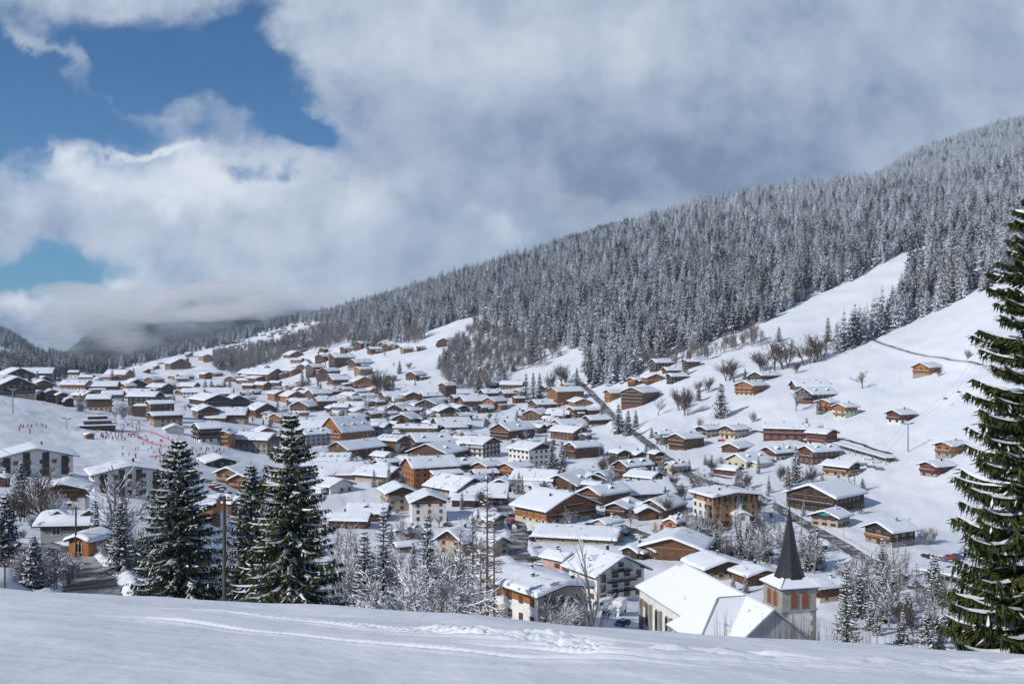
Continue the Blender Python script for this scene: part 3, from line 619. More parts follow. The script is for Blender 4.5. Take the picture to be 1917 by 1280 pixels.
TABLE = '''
30 720 50 14 10 dark dark 0.3 0
72 712 48 10 75 dark dark 0.3 0
10 723 24 12 -50 cream cream 0.99 0
28 744 55 17 5 dark beige 0.3 1 tower-shadowed
78 722 30 8 20 dark dark 0.3 0
78 730 32 8 10 brown dark 0.3 0
80 750 15 11 10 dark dark 0.3 1
95 754 22 15 10 dark dark 0.3 2
115 758 20 14 10 dark dark 0.3 2
129 762 15 10 10 dark dark 0.3 1
143 731 45 8 60 orange white 0.3 1
195 739 45 12 75 brown beige 0.5 1
212 748 32 7 80 grey grey 0.3 0
160 753 38 10 30 brown dark 0.3 0
187 770 36 18 78 brown beige 0.3 2
258 748 46 9 65 orange brown 0.3 1
252 732 40 8 8 dark white 0.3 1
300 737 38 9 45 dark dark 0.3 1
272 781 50 30 62 dark dark 0.3 1
355 735 30 9 60 brown cream 0.3 0
362 746 32 9 80 white white 0.99 0
402 748 52 8 85 dark white 0.3 1
393 767 60 13 20 dark white 0.4 2
442 769 40 14 10 dark white 0.4 2
385 785 40 12 12 brown brown 0.3 1
420 789 70 9 80 brown beige 0.3 1
480 850 70 20 55 grey stone 0.6 0
223 712 40 8 60 orange orange 0.3 1
276 699 10 4 15 dark dark 0.3 0
293 692 10 4 20 brown brown 0.3 0
333 692 36 8 10 brown orange 0.3 1
384 679 20 9 20 tan cream 0.3 1
345 679 14 5 60 brown white 0.3 0
354 669 12 5 50 brown white 0.3 0
420 679 20 6 60 tan white 0.3 0
139 710 17 10 70 brown white 0.6 1
295 721 20 7 30 brown brown 0.3 0
324 712 17 6 60 tan white 0.3 0
385 710 20 7 25 brown brown 0.3 0
163 713 22 5 70 grey white 0.5 0
185 719 16 7 20 white white 0.99 0
606 662 15 6 30 brown white 0.3 0
625 672 18 6 30 brown white 0.3 0
650 661 22 6 50 brown brown 0.3 0
640 688 38 14 62 brown dark 0.3 3
603 680 22 9 25 brown brown 0.3 1
677 654 24 8 40 brown brown 0.3 1
702 663 24 7 65 brown orange 0.3 1
716 652 14 6 20 brown brown 0.3 0
727 658 20 7 25 brown brown 0.3 1
738 655 13 6 20 tan brown 0.3 0
762 661 21 6 60 tan tan 0.3 1
788 657 14 5 60 brown dark 0.3 0
842 648 37 6 30 dark dark 0.3 0
550 673 30 6 20 brown cream 0.3 0
556 682 20 6 70 tan white 0.3 0
473 715 42 12 50 dark dark 0.3 1
495 717 60 12 40 brown dark 0.3 1
503 713 18 6 20 orange orange 0.3 0
516 726 19 7 60 brown brown 0.3 0
527 710 17 6 20 orange tan 0.3 0
545 705 32 8 40 orange orange 0.3 1
558 696 20 7 20 tan white 0.3 0
591 706 30 14 50 brown dark 0.3 2
617 712 32 13 40 dark brown 0.3 2
675 690 38 8 50 brown stone 0.3 1
680 705 28 10 50 tan beige 0.3 1
636 722 36 8 65 brown beige 0.3 1
678 727 37 9 10 orange red 0.3 1
733 715 17 7 30 red white 0.3 0
779 714 32 9 35 brown white 0.3 1
465 731 20 7 70 brown cream 0.3 0
491 731 28 8 40 brown brown 0.3 0
558 738 17 6 20 orange white 0.3 0
585 738 20 6 20 tan white 0.3 0
522 751 34 10 20 orange orange 0.3 1
548 754 38 9 20 orange orange 0.3 1
560 759 28 6 75 grey grey 0.3 0
596 756 38 14 60 brown white 0.3 2
609 768 36 13 70 brown brown 0.3 2
657 755 34 11 35 beige brown 0.5 1
686 753 26 9 70 tan white 0.3 0
770 754 28 10 8 brown brown 0.3 0
735 753 40 8 70 grey white 0.3 0
806 752 35 8 65 brown white 0.3 1
838 744 28 17 40 brown brown 0.3 3
490 783 46 12 20 brown orange 0.3 1
502 786 20 8 -20 white white 0.99 0
528 793 38 9 -40 orange brown 0.3 0
575 772 50 8 30 brown white 0.3 1
639 779 27 13 75 grey grey 0.99 0
668 769 36 7 80 white grey 0.5 0
675 783 34 9 10 beige beige 0.99 0
702 788 31 10 50 brown brown 0.3 1
750 778 42 8 25 dark brown 0.3 0
762 794 44 7 20 brown grey 0.3 0
805 768 42 8 20 dark grey 0.3 0
834 785 42 11 15 dark cream 0.7 1
705 817 48 13 60 dark grey 0.8 0
593 811 56 8 72 brown dark 0.3 0
586 836 54 17 -60 grey grey 0.9 0
496 823 37 10 10 orange orange 0.3 1
743 810 26 7 75 white white 0.99 0
845 807 62 8 70 brown white 0.3 1
803 843 70 12 65 brown red 0.3 1
667 863 86 16 45 brown brown 0.3 1
825 867 97 13 30 brown dark 0.3 1
857 758 25 10 60 brown white 0.3 1
886 762 50 8 65 brown dark 0.3 1
927 769 38 13 35 orange brown 0.3 2
919 745 37 6 65 dark white 0.3 0
951 746 28 7 60 brown dark 0.3 0
971 755 21 7 60 brown brown 0.3 0
922 729 22 8 60 dark white 0.3 0
960 729 37 6 75 brown brown 0.3 0
973 744 21 8 35 tan brown 0.3 0
1025 734 24 6 50 dark brown 0.3 0
1064 728 24 5 50 tan white 0.3 0
1059 760 55 20 55 orange orange 0.3 2
1085 763 36 7 15 tan orange 0.3 0
1020 768 50 8 60 brown brown 0.3 1
1079 784 28 13 55 brown stone 0.6 1
1107 778 26 7 50 brown brown 0.3 0
1005 787 44 8 20 brown brown 0.3 0
1048 786 40 8 75 red brown 0.3 1
1117 798 44 9 55 dark cream 0.3 1
1065 806 58 7 50 orange white 0.3 1
960 825 68 14 40 brown brown 0.3 2
1003 806 26 5 20 tan cream 0.3 0
1066 826 58 12 45 brown brown 0.3 1
864 886 54 12 60 dark beige 0.3 1
1090 859 53 16 50 brown brown 0.3 2
1148 750 29 11 55 orange orange 0.3 1
1192 722 29 8 50 orange brown 0.3 1
1222 719 35 8 15 orange brown 0.3 1
1238 694 37 11 55 dark dark 0.3 0
1259 703 33 7 60 brown white 0.3 0
1294 691 29 10 60 brown brown 0.3 0
1267 717 33 9 55 dark dark 0.3 0
1433 714 45 8 45 dark green 0.4 1
1516 735 58 8 70 dark white 0.3 0
1528 756 60 13 -45 dark red 0.3 1
1380 847 49 6 30 brown brown 0.3 0
1457 864 58 12 40 red white 0.55 0
1533 870 62 18 45 brown brown 0.3 2
1401 878 67 10 40 cream cream 0.99 0
1362 891 45 8 60 red brown 0.3 0
1265 887 39 10 45 cream cream 0.99 0
1243 833 27 15 60 grey grey 0.99 1
1100 911 52 8 15 brown brown 0.3 0
1185 897 60 18 45 brown brown 0.3 2
1132 947 74 15 40 brown brown 0.3 1
1205 938 88 9 62 brown cream 0.3 0
1005 918 72 14 70 brown white 0.3 1
1065 921 80 9 -25 brown white 0.3 0
855 944 90 20 38 grey beige 0.7 0
900 946 80 12 82 dark dark 0.3 0
805 917 78 32 68 orange orange 0.3 0
620 926 64 11 35 white white 0.99 0
625 896 92 9 80 brown brown 0.3 0
655 992 62 13 74 brown dark 0.3 0
690 978 60 13 78 brown dark 0.3 0
765 1011 40 9 40 grey stone 0.5 0
757 1036 32 9 70 grey beige 0.5 0
374 973 62 22 70 orange brown 0.3 0
430 966 52 18 40 brown brown 0.3 0
441 913 56 20 -30 tan orange 0.3 2
465 923 54 18 -30 orange orange 0.3 1
145 1012 100 8 72 grey grey 0.6 0
1165 971 52 15 20 brown brown 0.3 1
1205 975 40 12 15 brown brown 0.3 1
1238 972 68 15 25 brown brown 0.3 1
1265 990 33 8 30 orange orange 0.3 0
1385 990 31 18 15 white white 0.99 0
1528 1033 33 8 70 dark dark 0.3 0
'''
LAB = {(30,720): 'broad dark house with low snowy gable at the far left, behind the piste', (842,648): 'lone dark barn standing in the snowy clearing below the forest', (276,699): 'tiny dark hut alone on the round white hill at left'}
for line in TABLE.strip().splitlines():
    q = line.split(); px, by, wp, hp, yaw = map(float, q[:5])
    if by > 900: wp *= 1.08
    if 20 <= yaw <= 70 and px > 560 and (int(px), int(by)) not in ((1005,918),(1362,891),(1066,826),(705,817),(657,755),(855,944),(620,926)): yaw = -yaw
    near_ = min(1.0, by/900); wp *= 1.40; hp = hp*1.28+1
    house(px, by, wp, hp, yaw, q[5], q[6], float(q[7]), int(q[8]), label=LAB.get((int(px), int(by))), chim=1 if _hrng.random() < 0.7 else 0, pitch=_hrng.uniform(21, 28), ratio=_hrng.uniform(1.2, 1.7), snow=_hrng.uniform(0.4, 0.8), dormer=(_hrng.choice([0, 0, 1, 2]) if wp > 45 else 0), annex=_hrng.random() < 0.45)

# hand described buildings
house(1406, 742, 69, 20, -32, 'orange', 'cream', 0.28, 2, pitch=21, ratio=1.2, label='big orange timber chalet on its cream base, alone on the slope below the bare trees')
house(1548, 771, 48, 17, -30, 'orange', 'orange', 0.3, 2, ratio=1.0, label='orange chalet with balconies, left one of the pair beside the red chalet slope')
house(1583, 784, 54, 22, -42, 'orange', 'mint', 0.62, 1, ratio=1.1, label='pale green chalet with orange timber top storey, on the right slope')
house(1686, 794, 61, 19, -38, 'red', 'white', 0.42, 2, pitch=24, label='red brown chalet on white base just above the steel lift pylon')
house(1737, 704, 63, 16, -32, 'orange', 'stone', 0.2, 1, pitch=24, label='highest orange chalet standing alone below the farm track on the right slope')
house(1781, 858, 70, 23, -34, 'orange', 'stone', 0.4, 1, ratio=1.4, balcol='orange', label='bright orange chalet right of the lift pylon, beside the near spruce')
house(1754, 894, 74, 20, -40, 'red', 'stone', 0.3, 2, label='red brown timber chalet with wraparound balcony at the edge of the open snowfield')
house(1325, 821, 55, 17, -42, 'dark', 'cream', 0.75, 1, label='cream chalet with dark gable, left one of the pair under the lone spruce')
house(1375, 823, 66, 18, -38, 'brown', 'cream', 0.8, 2, balcol='tan', label='cream chalet with tan balconies, right one of the pair under the lone spruce')
house(1285, 843, 77, 22, -42, 'brown', 'brown', 0.3, 2, label='brown timber chalet with long snowy roof beside the sloping road')
house(1575, 894, 80, 20, 58, 'dark', 'beige', 0.45, 2, balcol='orange', sidebal=True, label='dark chalet with two rust balconies above the big dark hall')
house(1666, 1026, 108, 30, -40, 'dark', 'stone', 0.35, 2, balcol='orange', sidebal=False, ratio=1.0, pitch=22, label='black timber chalet with bright orange balconies at the foot of the snowfield')
house(1545, 962, 159, 30, -30, 'dark', 'dark', 0.3, 1, ratio=1.05, pitch=20, snow=0.9, label='large dark timber hall with one huge smooth snow roof', chim=0, desc='dark timber hall')
house(1555, 989, 86, 20, -25, 'dark', 'beige', 0.72, 0, ratio=1.0, gwin='wide', label='low beige building with a turquoise mural under its gable, before the dark hall')
house(1483, 825, 114, 22, 86, 'red', 'red', 0.3, 1, sidebal=True, ratio=2.3, solid=False, label='long dark red apartment block on the terrace, left wing', desc='dark red block', cat='apartment block')
house(1539, 836, 66, 24, 55, 'red', 'white', 0.35, 1, sidebal=True, ratio=1.15, label='dark red apartment wing at the right end of the terrace', cat='apartment block')
house(1199, 761, 81, 26, -32, 'brown', 'brown', 0.1, 4, ratio=1.2, balcol='grey', solid=False, label='dark hotel full of pale balconies below the forest edge', cat='hotel', name='hotel')
house(1160, 868, 44, 20, 30, 'dark', 'dark', 0.2, 2, balcol='tan', pitch=24, label='dark stepped apartment house with cream balconies, leftmost of three joined', cat='apartment block')
house(1194, 869, 40, 18, 30, 'dark', 'dark', 0.2, 2, balcol='tan', pitch=24, label='dark stepped apartment house with cream balconies, middle of three joined', cat='apartment block')
house(1229, 874, 36, 24, 30, 'dark', 'dark', 0.2, 2, balcol='tan', pitch=24, label='dark stepped apartment house with cream balconies, rightmost of three joined', cat='apartment block')
house(1207, 916, 82, 22, 58, 'dark', 'white', 0.92, 1, sidebal=True, ratio=1.2, label='white house with dark gable just left of the box shaped timber hotel')
house(896, 858, 94, 26, 52, 'dark', 'white', 0.97, 3, sidebal=True, ratio=1.1, pitch=20, balcol='dark', solid=False, cat='hotel', name='hotel', kind='hotel', label='white hotel with a glazed stairwell gable and dark balconies, left of two')
house(994, 873, 98, 30, 42, 'dark', 'white', 0.97, 0, ratio=0.95, pitch=19, balcol='dark', cat='hotel', name='hotel', kind='hotel', label='white hotel with tiny square windows and dark gable corner, right of two')
house(912, 893, 64, 20, -40, 'orange', 'orange', 0.2, 2, pitch=23, label='glowing orange chalet with two gables, left half, below the white hotels')
house(965, 893, 79, 16, -40, 'orange', 'brown', 0.2, 1, pitch=20, label='orange chalet with long snowy roof, right half of the pair below the white hotels')
house(737, 851, 73, 26, 50, 'brown', 'brown', 0.2, 3, ratio=1.15, dormer=4, label='tall brown hotel with small row of dormer gables', cat='hotel', name='hotel', kind='hotel')
house(785, 812, 79, 11, 80, 'brown', 'white', 0.3, 1, sidebal=True, ratio=2.2, dormer=3, label='long brown row house with three small gables')
house(648, 827, 108, 19, -48, 'orange', 'brown', 0.15, 3, pitch=40, ratio=1.2, snow=0.5, dormer=3, cat='hotel', name='hotel', kind='hotel', label='large hotel with steep orange gable and long snowy roof in the town centre')
house(388, 830, 64, 28, -72, 'dark', 'white', 0.35, 3, sidebal=True, ratio=0.9, cat='hotel', name='hotel', kind='hotel', label='dark and white hotel above the skier meeting place, left of the orange chalet')
house(425, 836, 40, 24, -25, 'orange', 'orange', 0.25, 2, pitch=24, label='orange chalet with stacked balconies at the edge of the piste, left gable')
house(455, 838, 42, 22, 20, 'orange', 'orange', 0.25, 2, pitch=24, label='orange chalet with stacked balconies at the edge of the piste, right gable')
house(310, 800, 70, 22, -80, 'brown', 'beige', 0.65, 0, ratio=0.9, cat='hotel', name='hotel', kind='hotel', label='beige office block behind the lift station with snow edged flat roof', pitch=8, desc='beige block')
house(300, 790, 58, 34, -78, 'brown', 'brown', 0.3, 1, ratio=1.0, cat='hotel', name='hotel', kind='hotel', pitch=12, label='tall brown block with snow covered roof rising behind the beige office')
house(326, 812, 44, 9, 5, 'white', 'white', 0.99, 0, pitch=24, ratio=1.0, winf=False, chim=0, label='white gabled hall with blue trim beside the piste', kind='hall')
house(167, 822, 22, 5, 15, 'orange', 'orange', 0.3, 0, pitch=20, chim=0, name='hut', cat='hut', kind='hut', label='small orange wooden hut standing on the piste beside the crowd')
house(408, 876, 78, 10, 12, 'dark', 'dark', 0.1, 0, pitch=16, snow=0.8, label='low dark restaurant with rounded snow roof beside the crowd', cat='restaurant')
house(622, 874, 84, 12, 80, 'pink', 'pink', 0.99, 0, pitch=22, dormer=5, label='pink walled hall with dotted snow roof behind the big spruce', cat='hall', kind='hall')
house(714, 906, 114, 14, 52, 'grey', 'beige', 0.5, 0, ratio=1.15, pitch=22, winf=False, chim=0, label='big windowless grey barn with a wide plain snow roof', cat='barn', kind='barn')
house(775, 880, 85, 12, 60, 'brown', 'brown', 0.3, 0, label='brown house with snowy roof directly behind the orange block and grey barn')
house(745, 958, 81, 35, 12, 'brown', 'beige', 0.86, 0, pitch=22, shut='plain', winf=True, label='tall beige house with brown gable, left of the white and green one')
house(800, 979, 85, 39, 6, 'brown', 'white', 0.90, 0, pitch=22, ratio=1.1, gwin='closed', swin=True, label='white house with pale green base and brown gable, one tiny window')
house(915, 991, 75, 18, 55, 'grey', 'beige', 0.7, 1, label='small grey balconied house at the top of the street bend')
house(860, 1042, 103, 28, -35, 'brown', 'beige', 0.95, 0, pitch=34, ratio=1.1, label='old beige house with brown gable half hidden by the bare birches')
house(915, 1045, 94, 24, 42, 'grey', 'beige', 0.98, 0, pitch=28, ratio=1.3, label='old beige house with steep snow roof at the street side')
house(62, 893, 160, 36, 4, 'white', 'white', 0.99, 0, pitch=14, ratio=0.8, strips=4, cat='apartment block', name='apartment_block', label='white apartment block with brown balcony strips at the left edge', over=1.8)
house(236, 932, 152, 45, 8, 'white', 'white', 0.99, 0, pitch=12, ratio=0.75, strips=4, cat='apartment block', name='apartment_block', label='white apartment block with four dark balcony strips beside the ski slope')
house(122, 946, 110, 28, -8, 'brown', 'white', 0.45, 1, pitch=16, ratio=0.9, balcol='dark', label='brown and white chalet between the two white apartment blocks')
house(168, 1044, 90, 20, -42, 'orange', 'orange', 0.2, 0, pitch=22, ratio=1.2, label='orange log cabin beside the curving road and the utility pole', chim=0)
house(2, 1052, 50, 36, -35, 'dark', 'white', 0.3, 1, pitch=18, label='dark timber house cut off by the left edge beside the road')
house(4, 912, 34, 16, -20, 'brown', 'brown', 0.3, 0, label='brown chalet cut off by the left edge below the white block')
house(1085, 1022, 184, 10, 78, 'brown', 'beige', 0.6, 0, pitch=13, ratio=1.5, snow=0.9, label='long low house under thick snow in front of the large timber hotel')
house(1047, 1070, 79, 22, 48, 'pink', 'pink', 0.99, 0, pitch=24, ratio=1.2, shut='shut', label='pink house with snow patched roof and tall chimney beside the street', chim=2)
house(1268, 1052, 148, 23, -12, 'brown', 'brown', 0.3, 0, pitch=18, ratio=0.9, snow=0.8, label='brown timber lodge with sweeping snow roof left of the larch grove')
house(1340, 1090, 134, 24, 30, 'brown', 'cream', 0.5, 1, pitch=16, ratio=0.9, snow=0.8, label='brown lodge with cream balustrade directly behind the church roof')
house(1412, 1100, 110, 20, 35, 'brown', 'brown', 0.4, 0, pitch=15, ratio=0.9, snow=0.8, label='low brown lodge roof just left of the church tower')
house(1545, 1130, 95, 28, -50, 'brown', 'cream', 0.35, 1, pitch=18, ratio=1.3, snow=0.8, label='brown house with cream base right behind the church tower')
house(1040, 985, 182, 30, 42, 'orange', 'cream', 0.30, 2, pitch=21, ratio=0.75, balcol='red', solid=False, snow=0.6, over=1.8, chim=2, cat='hotel', name='hotel', kind='hotel', desc='timber hotel', label='large timber hotel with two long gable balconies at the bend of the main street')
gh = house(1135, 1130, 178, 56, 35, 'white', 'white', 0.99, 3, pitch=27, ratio=0.9, shut='shut', balcol='dark', solid=False, balfull=False, dormer=1, chim=1, over=1.6, snow=0.4, cat='house', name='house', label='white four storey house with iron balconies and brown shutters, left of the church')
fb = house(1000, 1180, 236, 66, 38, 'white', 'white', 0.99, 0, D=192, pitch=11, ratio=1.4, gwin='closed', shut='closedw', chim=3, over=1.3, snow=1.0, cat='apartment house', name='apartment_house', label='white apartment house under thick smooth snow at the crest of the near slope')
b_ = MB(); b_.prism([(-fb[1]/2-0.04, -3), (fb[1]/2+0.04, -3), (fb[1]/2+0.04, fb[3]-0.05), (0, fb[4]+fb[3]-0.1), (-fb[1]/2-0.04, fb[3]-0.05)], -fb[2]/2-0.05, -fb[2]/2+0.1); b_.obj('gable_wall', [MAT['wall_stone']], fb[0])
b_ = MB(); b_.box(-fb[1]/2-0.08, -fb[1]/2-0.02, -fb[2]*0.42, fb[2]*0.3, fb[3]-2.2, fb[3]-0.5); b_.obj('timber_band', [MAT['wood_orange']], fb[0])
bx = house(1357, 990, 140, 58, 33, 'tan', 'tan', 0.99, 0, pitch=7, ratio=0.78, shut='oshut', gwin='plain', chim=3, over=1.4, snow=0.8, cat='hotel', name='hotel', kind='hotel', desc='tall timber hotel', label='tall box shaped hotel of orange timber with flaring eaves and white shuttered side')
r_, W_, L_, He_, zt_ = bx
b_ = MB(); b_.box(-W_/2-0.10, -W_/2-0.02, -L_*0.1, L_/2, 2.6, He_*0.80, 0); b_.obj('side_panel', [MAT['wall_white']], r_)
b_ = MB(); b_.box(W_*0.02, W_*0.16, -L_/2-0.12, -L_/2-0.02, 2.2, He_*0.92, 0); b_.obj('stair_panel', [MAT['wall_grey']], r_)
b_ = MB(); b_.box(-W_/2-1.3, W_/2+0.2, -L_/2-1.0, -L_/2-0.06, 2.2, 2.5, 0); b_.box(-W_/2-1.3, -W_/2-0.06, -L_/2-0.06, L_/2, 2.2, 2.5, 0); b_.obj('canopy', [MAT['roof_dark']], r_)
for k in range(9):
    b_ = MB(); x_ = -W_/2+0.2+(W_-0.4)*k/8; b_.prism([(0, He_-3.2), (0.9, He_+0.1), (0, He_+0.1)], -0.12, 0.12); q = b_.obj('bracket', [MAT['wood_dark']], r_); q.rotation_euler = (0, 0, -math.pi/2); q.location = (x_, -L_/2, 0)
for k in range(2):
    me = balcony_mesh(3.4, 1.0, 'wood_dark', solid=False); q = link('balcony', me, r_); q.rotation_euler = (0, 0, -math.pi/2); q.location = (-W_/2, -L_*0.32, 5.2+2.7*k)
house(1103, 1160, 10, 10, 10, 'orange', 'orange', 0.2, 0, D=205, name='kiosk', cat='kiosk', kind='kiosk', chim=0, label='small orange wooden kiosk beside the parked white vans')

# ---- church
CR = math.radians(14.4); cz = -62.0
ch = empty('church', (45, 172, cz), CR, label='village church with white nave, snowy roofs and pointed dark slate spire', cat='church')
RZ, EZ = 16.0, 10.0            # ridge and eaves above the floor
b_ = MB(); b_.box(-7, 7, 0.4, 44, -4, EZ+0.2); b_.obj('wall', [MAT['wall_white']], ch)
b_ = MB(); b_.prism([(-7.05, -4), (7.05, -4), (7.05, EZ), (0, RZ-0.4), (-7.05, EZ)], 0.0, 0.42); b_.obj('gable_wall', [MAT['wall_grey']], ch)
b_ = MB(); b_.box(-12, -7.05, 3, 15.2, -4, EZ+0.1); tr = b_.obj('transept_wall', [MAT['wall_white']], ch)
def roof_planes(nm, planes, parent, mt, th=0.2, snow=0.16, inset=0.35, seed=0):
    b1 = MB(); b2 = MB()
    for pl in planes:
        P3 = [Vector(p) for p in pl]; n_ = (P3[1]-P3[0]).cross(P3[2]-P3[0]).normalized()
        if n_.z < 0: P3.reverse(); n_ = -n_
        k = len(P3); lo = [p-n_*th for p in P3]
        b1.poly([tuple(p) for p in P3]); b1.poly([tuple(p) for p in reversed(lo)])
        for i in range(k): j = (i+1) % k; b1.quad(tuple(P3[i]), tuple(lo[i]), tuple(lo[j]), tuple(P3[j]))
        c = sum(P3, Vector())/k
        q = [c+(p-c)*(1-inset/max((p-c).length, 1)) for p in P3]
        q0 = [p+n_*0.03 for p in q]; q1 = [c+(p-c)*0.985+n_*(snow+0.03) for p in q]
        b2.poly([tuple(p) for p in q1])
        for i in range(k): j = (i+1) % k; b2.quad(tuple(q0[i]), tuple(q0[j]), tuple(q1[j]), tuple(q1[i]))
    r = b1.obj(nm, [mt], parent); b2.obj('snow_layer', [MAT['church_snow']], r); return r
e = 7.9; ez = EZ-0.4
roof_planes('roof', [[(-e, -0.8, ez), (-e, 45, ez), (0, 38, RZ), (0, -0.8, RZ)], [(e, -0.8, ez), (0, -0.8, RZ), (0, 38, RZ), (e, 45, ez)], [(-e, 45, ez), (e, 45, ez), (0, 38, RZ)]], ch, MAT['copper_green'])
roof_planes('transept_roof', [[(-13, 2.2, ez+0.1), (-5.6, 9.2, RZ+0.08), (0.0, 9.2, RZ+0.08), (0, 2.2, ez+0.1)], [(-13, 16.2, ez+0.1), (0, 16.2, ez+0.1), (0, 9.2, RZ+0.08), (-5.6, 9.2, RZ+0.08)], [(-13, 2.2, ez+0.1), (-13, 16.2, ez+0.1), (-5.6, 9.2, RZ+0.08)]], ch, MAT['copper_green'])
roof_planes('porch_roof', [[(-3.2, -3.4, 4.2), (0, -3.4, 7.4), (0, 0.2, 7.4), (-3.2, 0.2, 4.2)], [(3.2, -3.4, 4.2), (3.2, 0.2, 4.2), (0, 0.2, 7.4), (0, -3.4, 7.4)]], ch, MAT['copper_green'])
def arch(w_, h_, ms, name, parent, loc, rz, rim=0.25, dep=0.12):
    b_ = MB(); n = 8
    def prof_(w2, h2, z0): return [(-w2/2, z0), (w2/2, z0)] + [(w2/2*math.cos(a), h2-w2/2+w2/2*math.sin(a)) for a in [math.pi*i/n for i in range(n+1)]]
    b_.prism(prof_(w_+2*rim, h_+rim, -rim*0.6), -dep, 0, 0); b_.prism(prof_(w_, h_, 0), -dep-0.05, 0, 1)
    q = b_.obj(name, ms, parent); q.location = loc; q.rotation_euler = (0, 0, rz); return q
for k in range(5): arch(1.1, 4.6, [MAT['wall_stone'], MAT['window_glass']], 'arched_window', ch, (-7, 19+5.2*k, 2.6), -math.pi/2)
for k in range(6):
    b_ = MB(); b_.box(-7.7, -7.0, 16.4+5.2*k-0.35, 16.4+5.2*k+0.35, -4, 7.6); b_.obj('buttress', [MAT['wall_stone']], ch)
for zz in (2.6, 6.2):
    for yy in (40.8, 42.6):
        q = link('window', WIN['oshut'], ch); q.rotation_euler = (0, 0, -math.pi/2); q.location = (-7.06, yy, zz)
# tower
TX, TY, S = 10.3, 12.2, 3.45
tw = empty('tower', (TX, TY, 0)); tw.parent = ch
TB, TE = 12.7, 16.6
b_ = MB(); b_.box(-S, S, -S, S, -5, TB, 0); b_.obj('shaft', [MAT['wall_white']], tw)
for sx in (-1, 1):
    for sy in (-1, 1):
        b_ = MB()
        for k in range(17):
            wq = 0.75 if k % 2 else 1.15; z0 = -4.0+k*0.98
            x0, x1 = sorted((sx*(S+0.05), sx*(S+0.05-wq))); y0, y1 = sorted((sy*(S+0.05), sy*(S+0.05-wq))); b_.box(x0, x1, y0, y1, z0, z0+0.985)
        b_.obj('quoin', [MAT['wall_stone']], tw)
mat('tower_stone', (0.40, 0.38, 0.345), 0.9, (0.29, 0.275, 0.25), 1.4, bump=0.3, bscale=4)
b_ = MB(); b_.box(-S-0.03, S+0.03, -S-0.03, S+0.03, TB, TE, 0); b_.box(-S-0.25, S+0.25, -S-0.25, S+0.25, TB-0.12, TB+0.16, 0); b_.box(-S-0.35, S+0.35, -S-0.35, S+0.35, TE-0.05, TE+0.2, 1)
for k in range(8):
    b_.box(-S-0.045, S+0.045, -S-0.045, S+0.045, TB+0.4+k*0.46, TB+0.43+k*0.46, 1)
b_.obj('belfry', [MAT['tower_stone'], MAT['wall_stone']], tw)
mat('louvre', (0.27, 0.095, 0.045), 0.7, (0.2, 0.07, 0.035), 6.0, stretch=(0.3, 0.3, 8))
for rz, (ax, ay) in ((0, (0, -1)), (-math.pi/2, (-1, 0)), (math.pi/2, (1, 0))):
    for u in (-1.1, 1.1):
        lx = ax*(S+0.03)+(u if ax == 0 else 0); ly = ay*(S+0.03)+(u if ay == 0 else 0)
        arch(1.25, 2.8, [MAT['wall_stone'], MAT['louvre']], 'belfry_window', tw, (lx, ly, TB+0.55), rz, rim=0.22)
roof_planes('skirt_roof', [[(sx*(S+0.6)*a, sy*(S+0.6)*c_, TE+0.15), (sx*(S+0.6)*c2, sy*(S+0.6)*d2, TE+0.15), (x2, y2, TE+1.6), (x1, y1, TE+1.6)] for sx, sy, a, c_, c2, d2, x2, y2, x1, y1 in (
    (1, -1, -1, 1, 1, 1, 2.1, -2.1, -2.1, -2.1), (1, 1, 1, -1, 1, 1, 2.1, 2.1, 2.1, -2.1), (1, 1, 1, 1, -1, 1, -2.1, 2.1, 2.1, 2.1), (-1, 1, 1, 1, 1, -1, -2.1, -2.1, -2.1, 2.1))], tw, MAT['slate'], inset=0.05, snow=0.25)
b_ = MB(); prev = None
rings = [(TE+0.75, 3.35), (TE+1.6, 2.85), (TE+3.2, 2.25), (TE+6.5, 1.42), (TE+10.5, 0.72), (TE+14.6, 0.05)]
for z_, rr in rings:
    ring = [(rr*math.cos(math.pi/8+i*math.pi/4)*(1.0), rr*math.sin(math.pi/8+i*math.pi/4), z_) for i in range(8)]
    if prev:
        for i in range(8): b_.quad(prev[i], prev[(i+1) % 8], ring[(i+1) % 8], ring[i], i % 2)
    prev = ring
sp_ = b_.obj('spire', [MAT['slate'], MAT['slate_light']], tw)
b_ = MB(); b_.tube((0, 0, TE+14.3), (0, 0, TE+20.0), 0.10, 0.05, 6); b_.box(-0.7, 0.7, -0.06, 0.06, TE+17.8, TE+17.95); b_.tube((0, 0, TE+15.2), (0, 0, TE+15.6), 0.28, 0.28, 8); b_.obj('cross', [MAT['iron']], tw)
mat('gilt', (0.6, 0.38, 0.10), 0.35, metal=0.8)
b_ = MB(); b_.prism([(-0.7, 0), (-0.25, -0.3), (0.25, -0.3), (0.55, 0.2), (0.75, 0.2), (0.5, 0.55), (0.2, 0.2), (-0.3, 0.15), (-0.75, 0.6)], -0.05, 0.05); q = b_.obj('weathercock', [MAT['gilt']], tw); q.location = (0, 0, TE+20.3)

